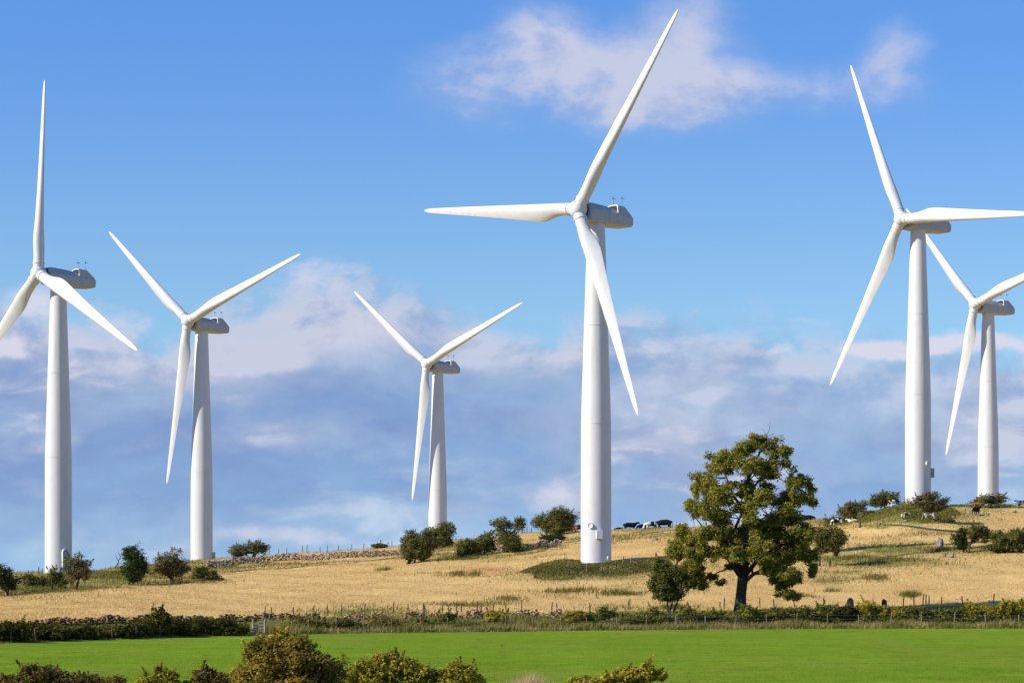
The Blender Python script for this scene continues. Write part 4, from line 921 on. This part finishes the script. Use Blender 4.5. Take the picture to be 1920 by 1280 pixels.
# ------------------------------------------------------------------ cattle
def cow_mesh(name, pose):
    dz = 0.0
    if pose == 'graze': neck = [(0.98, 0, .98), (1.14, 0, .62), (1.20, 0, .36), (1.32, 0, .12)]
    else: neck = [(0.96, 0, 1.22), (1.14, 0, 1.40), (1.30, 0, 1.40), (1.56, 0, 1.22)]
    V = [(-.08, 0, 1.02), (-.5, 0, 1.05), (-.82, 0, 1.12), (.35, 0, 1.0), (.70, 0, 1.05)]; Rr = [(.36, .40), (.34, .37), (.25, .27), (.35, .40), (.27, .35)]
    E = [(0, 1), (1, 2), (0, 3), (3, 4)]
    def chain(start, pts, rad):
        prev = start
        for p, q in zip(pts, rad):
            V.append(p); Rr.append((q, q)); E.append((prev, len(V)-1)); prev = len(V)-1
        return prev
    chain(4, neck, [.20, .155, .15, .085])
    for sy in (-1, 1):
        if pose == 'lie':
            chain(4, [(.62, sy*.26, .78), (.85, sy*.30, .72), (.62, sy*.32, .68)], [.14, .09, .06])
            chain(2, [(-.70, sy*.30, .80), (-.40, sy*.36, .74), (-.72, sy*.38, .68)], [.18, .11, .06])
        else:
            st = .10*sy if pose == 'graze' else .04*sy
            chain(4, [(.60, sy*.20, .72), (.60+st, sy*.20, .40), (.58+st, sy*.20, .10), (.62+st, sy*.20, .02)], [.14, .085, .065, .07])
            chain(2, [(-.70, sy*.20, .80), (-.64-st, sy*.20, .60), (-.80-st, sy*.20, .42), (-.76-st, sy*.20, .10), (-.72-st, sy*.20, .02)], [.19, .13, .085, .065, .07])
    chain(2, [(-1.02, 0, 1.16), (-1.09, 0, .80), (-1.08, 0, .42)], [.05, .03, .045])
    h = 4+3
    hd = neck[2]
    ih = V.index(hd)
    for sy in (-1, 1): chain(ih, [(hd[0]-.06, sy*.22, hd[2]+.06)], [.05])
    me = bpy.data.meshes.new(name+'_cage'); me.from_pydata(V, E, [])
    o = bpy.data.objects.new('cage', me); C.objects.link(o)
    o.modifiers.new('skin', 'SKIN'); 
    for i, q in enumerate(Rr): me.skin_vertices[0].data[i].radius = q
    me.skin_vertices[0].data[0].use_root = True
    ss = o.modifiers.new('sub', 'SUBSURF'); ss.levels = 1; ss.render_levels = 1
    dg = bpy.context.evaluated_depsgraph_get(); dg.update()
    res = bpy.data.meshes.new_from_object(o.evaluated_get(dg)); res.name = name
    res.polygons.foreach_set('use_smooth', [True]*len(res.polygons))
    if pose == 'lie':
        for v in res.vertices: v.co.z -= 0.62
    bpy.data.objects.remove(o); bpy.data.meshes.remove(me)
    return res

def coat(name, dark, light, thr, seed, legs=True):
    m, t, out = material(name)
    tc = t.new('ShaderNodeTexCoord').outputs['Object']
    sp = t.new('ShaderNodeSeparateXYZ'); t.put(sp.inputs[0], tc)
    n = t.noise(t.vec(t.add(sp.outputs[0], seed*3.7), t.mul(sp.outputs[1], 0.8), t.add(sp.outputs[2], seed*1.3)), 1.9, 1.5, 0.4)
    f = t.step(n, thr-.02, thr+.02)
    if legs: f = t.m('MAXIMUM', f, t.step(sp.outputs[2], .50, .42))
    c = t.mix(f, dark, light)
    b = t.new('ShaderNodeBsdfPrincipled'); t.put(b.inputs['Base Color'], c); b.inputs['Roughness'].default_value = .75; b.inputs['Specular IOR Level'].default_value = .1
    t.l.new(b.outputs[0], out.inputs[0]); return m
BLK, WHT, BRN, TAN = (.010, .010, .013), (.66, .66, .60), (.20, .065, .022), (.46, .27, .14)
CM = {p: cow_mesh('cow_body', p) for p in ('stand', 'graze', 'lie')}
CG = 'cattle grazing on the hill'
def cow(label, u, width_px, pose, mat, Y=None, row=None, heading=0.0, lift=-.03):
    """heading: degrees turned from facing right, seen from above"""
    p = on_ground(u, row) if Y is None else at(u, Y)
    ca = max(abs(math.cos(math.radians(heading))), .35); sc = width_px*p.y/F/(2.45*ca) if pose != 'x' else 1
    sc = min(max(sc, .55), 1.25)
    o = bpy.data.objects.new('cow', CM[pose].copy()); C.objects.link(o); o.data.materials.append(mat)
    o.location = p+Vector((0, 0, lift)); o.rotation_euler = (0, 0, math.radians(heading)); o.scale = (sc, sc, sc)
    tag(o, label, 'cow', CG); return o
cow('orange-brown cow on the skyline beside the small olive bush', 1074, 26, 'graze', coat('orange_coat', (.42, .13, .035), TAN, .68, 1, False), Y=366, heading=165)
cow('black cow on the skyline half hidden behind the left side of the nearest tower', 1087, 30, 'graze', coat('black_coat_a', BLK, WHT, .9, 2, False), Y=366, heading=170)
cow('black cow just right of the nearest tower, leftmost of the skyline row', 1160, 20, 'graze', coat('black_coat_b', BLK, WHT, .9, 3, False), Y=362, heading=205)
cow('black cow with white legs and its head raised, on the skyline', 1181, 30, 'stand', coat('black_white_legs', BLK, WHT, .70, 4), Y=359, heading=10)
cow('black cow grazing left of the white-shouldered cow on the skyline', 1205, 25, 'graze', coat('black_coat_c', BLK, WHT, .85, 5, False), Y=359, heading=190)
cow('white-shouldered cow between two black cows on the skyline', 1220, 28, 'graze', coat('white_coat_a', WHT, BLK, .53, 6, False), Y=357, heading=200)
cow('largest black cow at the right end of the skyline row, beside the big tree', 1245, 36, 'graze', coat('black_coat_d', BLK, WHT, .9, 7, False), Y=358, heading=178)
cow('pinkish white cow peeping out behind the left side of the big tree', 1280, 24, 'stand', coat('white_coat_b', (.62, .50, .44), BLK, .63, 8, False), Y=356, heading=185)
cow('black cow on the skyline just right of the big tree', 1513, 36, 'graze', coat('black_coat_e', BLK, WHT, .9, 9, False), Y=346, heading=175)
cow('black and white cow left of the two rounded thorns, head turned left', 1570, 25, 'graze', coat('piebald_a', BLK, WHT, .52, 10), Y=320, heading=188)
cow('white and tan cow lying under the left rounded thorn', 1599, 22, 'lie', coat('tan_white', WHT, TAN, .58, 11, False), Y=316, heading=170)
cow('black and white cow grazing left beside the right turbine tower', 1677, 24, 'graze', coat('piebald_b', BLK, WHT, .50, 12), Y=313, heading=200, lift=.45)
cow('brown and white cow on the slope left of the reddish thorn', 1700, 20, 'graze', coat('brown_white', WHT, (.16, .07, .035), .50, 13, False), row=972, heading=195)
cow('mostly white cow with black marks right of the reddish thorn stem', 1743, 24, 'graze', coat('white_spotted', WHT, BLK, .60, 14, False), row=973, heading=170)
cow('solid black cow standing alone on the straw slope, seen from behind', 1830, 18, 'stand', coat('black_coat_f', BLK, WHT, .95, 15, False), row=966, heading=52)
cow('red-brown cow lying on the skyline left of the low domed thorn', 1833, 26, 'lie', coat('red_coat', (.30, .085, .028), TAN, .75, 16, False), Y=326, heading=175)
cow('black cow with white legs in front of the low domed thorn', 1857, 24, 'graze', coat('black_white_b', BLK, WHT, .66, 17), Y=324, heading=5)
cow('black and white cow cut off by the right edge of the photo', 1917, 22, 'stand', coat('piebald_c', BLK, WHT, .52, 18), Y=322, heading=150)

# a crow in the pasture
def crow():
    p = on_ground(941, 1211); root_l = 'tiny dark bird in the green pasture'
    mb = MB()
    mb.tube([Vector((-.26, 0, .14)), Vector((-.14, 0, .18)), Vector((0, 0, .20)), Vector((.12, 0, .24)), Vector((.19, 0, .31)), Vector((.25, 0, .31)), Vector((.32, 0, .29))], [.03, .06, .10, .085, .06, .045, .008], 10)
    for sy in (-1, 1): mb.tube([Vector((.0, sy*.04, .14)), Vector((.01, sy*.045, .0))], [.018, .012], 6)
    o = mb.build('bird', M['dark_metal'], None, True, loc=p); o.scale = (.34, .34, .34); tag(o, root_l, 'bird')
crow()

# ------------------------------------------------------------------ light, sky, camera
sd = Vector((SUN_DIR_XY[0]*math.cos(SUN_EL), SUN_DIR_XY[1]*math.cos(SUN_EL), math.sin(SUN_EL))).normalized()
ld = bpy.data.lights.new('sun', 'SUN'); ld.energy = 4.7; ld.angle = math.radians(0.5); ld.color = (1.0, 0.93, 0.82)
lo = bpy.data.objects.new('sun', ld); C.objects.link(lo); lo.rotation_euler = (-sd).to_track_quat('-Z', 'Y').to_euler()
lo.location = (-60, -20, 60)

def world():
    w = bpy.data.worlds.new('World'); SC.world = w; w.use_nodes = True
    t = NT(w.node_tree); t.n.clear()
    out = t.new('ShaderNodeOutputWorld'); bg = t.new('ShaderNodeBackground'); bg.inputs[1].default_value = 0.15
    d = t.new('ShaderNodeTexCoord').outputs['Generated']
    sp = t.new('ShaderNodeSeparateXYZ'); t.put(sp.inputs[0], d)
    x, y, z = sp.outputs
    sky = t.new('ShaderNodeTexSky', sky_type='NISHITA'); sky.sun_disc = False
    sky.sun_elevation = SUN_EL; sky.sun_rotation = math.atan2(SUN_DIR_XY[0], SUN_DIR_XY[1])
    sky.altitude = 100; sky.air_density = 1.0; sky.dust_density = 0.0; sky.ozone_density = 4.0
    # clear polarised sky: the sky texture is read a little higher up than the view
    vv = t.vec(x, y, t.add(t.mul(t.m('ABSOLUTE', z), 1.0), 0.16)); nv = t.new('ShaderNodeVectorMath', operation='NORMALIZE'); t.put(nv.inputs[0], vv)
    t.put(sky.inputs[0], nv.outputs[0])
    yy = t.m('MAXIMUM', t.m('ABSOLUTE', y), 0.12)
    U = t.mul(t.m('DIVIDE', x, yy), 4.8); V = t.mul(t.m('DIVIDE', z, yy), 4.8)
    wa = t.new('ShaderNodeSeparateColor'); t.put(wa.inputs[0], t.noise(t.vec(U, t.mul(V, 1.3), 9.3), 6.0, 6, 0.6, 0.0, 'Color'))
    U0, V0 = U, V
    U = t.add(U, t.mul(t.sub(wa.outputs[0], .5), .13)); V = t.add(V, t.mul(t.sub(wa.outputs[1], .5), .085))
    skyc = t.mix(1.0, sky.outputs[0], t.mix(t.step(V0, .30, 1.1), SKYLOW, SKYTINT), 'MULTIPLY')
    def gs(c0, c1, s0, s1):
        a = t.m('DIVIDE', t.sub(U, c0), s0); b = t.m('DIVIDE', t.sub(V, c1), s1)
        return t.m('EXPONENT', t.mul(t.add(t.mul(a, a), t.mul(b, b)), -1.0))
    def g1(c0, s0):
        a = t.m('DIVIDE', t.sub(U, c0), s0); return t.m('EXPONENT', t.mul(t.mul(a, a), -1.0))
    n1 = t.noise(t.vec(U0, t.mul(V0, 1.5), 3.1), 5.0, 9, 0.58, 0.25)           # billows
    n1b = t.noise(t.vec(t.sub(U0, .028), t.mul(t.add(V0, .022), 1.5), 3.1), 5.0, 9, 0.58, 0.25)
    relief = t.m('MULTIPLY', t.sub(n1, n1b), 1.0)
    n2 = t.noise(t.vec(t.add(U, t.mul(V, 0.4)), t.mul(V, 2.6), 7.7), 3.2, 7, 0.55, 0.2)   # broad layers
    n3 = t.noise(t.vec(t.mul(U, 1.0), t.mul(V, 2.2), 1.9), 5.0, 7, 0.52, 0.35)  # streaks
    nf = t.noise(t.vec(U, t.mul(V, 1.3), 5.5), 16.0, 7, 0.6)
    # main bank
    vt = t.add(0.475, t.mul(g1(-.36, .20), .115), t.mul(g1(-.12, .08), .045), t.mul(g1(.36, .13), .05), t.mul(g1(-1.0, .12), .06), t.mul(t.step(U, .45, .75), -.03))
    edge = t.sub(t.add(vt, t.mul(t.sub(n1, .5), .26), t.mul(t.sub(nf, .5), .09)), V0)
    bank = t.step(edge, -.022, .075)
    thin = t.add(.78, t.mul(t.step(n2, .36, .62), .22))
    right_gap = t.mul(gs(.62, .50, .22, .05), -.75)
    lowfade = t.step(V0, .02, .26, .72, 1.0)
    bden = t.mul(bank, t.m('ADD', thin, right_gap, clamp=True), lowfade)
    top = t.step(edge, .20, .0)
    n4 = t.noise(t.vec(t.add(U0, t.mul(V0, -.5)), t.mul(V0, 3.4), 12.4), 4.2, 8, 0.56, 0.5)
    n5 = t.noise(t.vec(U0, t.mul(V0, 1.8), 21.7), 2.3, 3, 0.5)
    wisp = t.mul(t.step(n4, .47, .66), t.step(n5, .40, .58))
    lit = t.add(t.mul(t.step(n3, .34, .68), .20), t.mul(wisp, .52), t.mul(t.step(n5, .58, .38), -.22), t.mul(relief, t.add(.9, t.mul(top, 2.4))), .32, t.mul(t.step(n1, .38, .68), top, .22), t.mul(t.step(edge, .22, .0), .30), t.mul(gs(-.27, .48, .26, .12), .50), t.mul(gs(.27, .31, .24, .08), .42), t.mul(gs(-.62, .46, .2, .08), .34), t.mul(gs(.80, .33, .22, .09), .34), t.mul(gs(-.35, .27, .14, .03), .3), t.mul(gs(.15, .50, .2, .03), .15),
                t.mul(gs(-.55, .19, .5, .05), -.40), t.mul(gs(-.28, .30, .3, .06), -.14), t.mul(gs(.13, .42, .12, .08), -.18), t.mul(gs(-.95, .32, .18, .1), -.15))
    bcol = t.ramp(lit, [(0.12, CL_DARK), (0.55, CL_MID), (0.95, CL_LITE)])
    c = t.mix(bden, skyc, bcol)
    # white puffs low on the right and left
    pf = t.add(t.mul(gs(.70, .432, .10, .022), 1.25), t.mul(gs(.88, .437, .13, .024), 1.25), t.mul(gs(.50, .424, .035, .014), 1.0), t.mul(gs(-.945, .430, .05, .022), 1.2), t.mul(gs(-.90, .520, .06, .045), 1.1), t.mul(gs(-.72, .47, .09, .04), .6), t.mul(gs(.57, .48, .10, .012), .45), t.mul(gs(.13, .16, .1, .03), .35), t.mul(gs(-.42, .075, .2, .03), .7), t.mul(gs(.08, .15, .07, .05), .55), t.mul(gs(-.66, .20, .12, .02), .4), t.mul(gs(.45, .30, .16, .03), .4), t.mul(gs(-.30, .46, .16, .10), .5), t.mul(gs(-.40, .58, .10, .04), .6))
    pden = t.step(t.mul(pf, t.add(.25, t.mul(nf, 1.1), t.mul(t.sub(n1, .5), 1.2))), .22, .85, 0.0, 0.85)
    c = t.mix(pden, c, CL_PUFF)
    # high cloud top right
    hc = t.add(t.mul(gs(.14, .955, .14, .085), 1.0), t.mul(gs(.28, .905, .14, .065), 1.0), t.mul(gs(.05, 1.03, .07, .05), .6), t.mul(gs(-.06, .935, .14, .075), .75), t.mul(gs(.48, .925, .17, .05), .5), t.mul(gs(.33, 1.03, .09, .08), .8), t.mul(gs(.715, .985, .065, .07), .62), t.mul(gs(.68, .91, .14, .05), .3))
    hden = t.step(t.mul(hc, t.add(.25, t.mul(n1, 1.35), t.mul(t.sub(nf, .5), .9))), .07, 1.10, 0.0, 0.90)
    hcol = t.mix(t.step(t.add(n3, t.mul(hden, .25), t.mul(t.sub(V, .935), 2.2), t.mul(relief, 1.8)), .35, .8), CL_HMID, CL_HLITE)
    c = t.mix(hden, c, hcol)
    t.put(bg.inputs[0], c); t.l.new(bg.outputs[0], out.inputs[0])
SKYTINT, SKYLOW = (0.556, 0.78, 1.01), (1.0, 1.03, 0.86)
k = 1/(0.15*2**0.5)
def rad(r, g, b):       # scene radiance for a display colour (0-255), before the background strength
    f = lambda v: ((v/255+.055)/1.055)**2.4 if v/255 > .04045 else v/255/12.92
    return (f(r)*k, f(g)*k, f(b)*k)
CL_DARK, CL_MID, CL_LITE = rad(128, 156, 206), rad(158, 176, 212), rad(200, 205, 226)
CL_PUFF, CL_HMID, CL_HLITE = rad(222, 220, 236), rad(168, 184, 224), rad(204, 208, 229)
world()

cam = bpy.data.cameras.new('camera'); co = bpy.data.objects.new('camera', cam); C.objects.link(co)
co.location = (0, 0, HC); co.rotation_euler = (math.radians(90), 0, 0)
cam.sensor_fit = 'HORIZONTAL'; cam.sensor_width = 36.0; cam.lens = 36.0*F/1920; cam.shift_y = (YH-640)/1920
cam.clip_start = 0.5; cam.clip_end = 8000
SC.camera = co
SC.view_settings.view_transform = 'Standard'; SC.view_settings.look = 'None'; SC.view_settings.gamma = 1.0; SC.view_settings.exposure = 0.5
SC.cycles.max_bounces = 5; SC.cycles.diffuse_bounces = 3; SC.cycles.transmission_bounces = 3; SC.cycles.transparent_max_bounces = 4
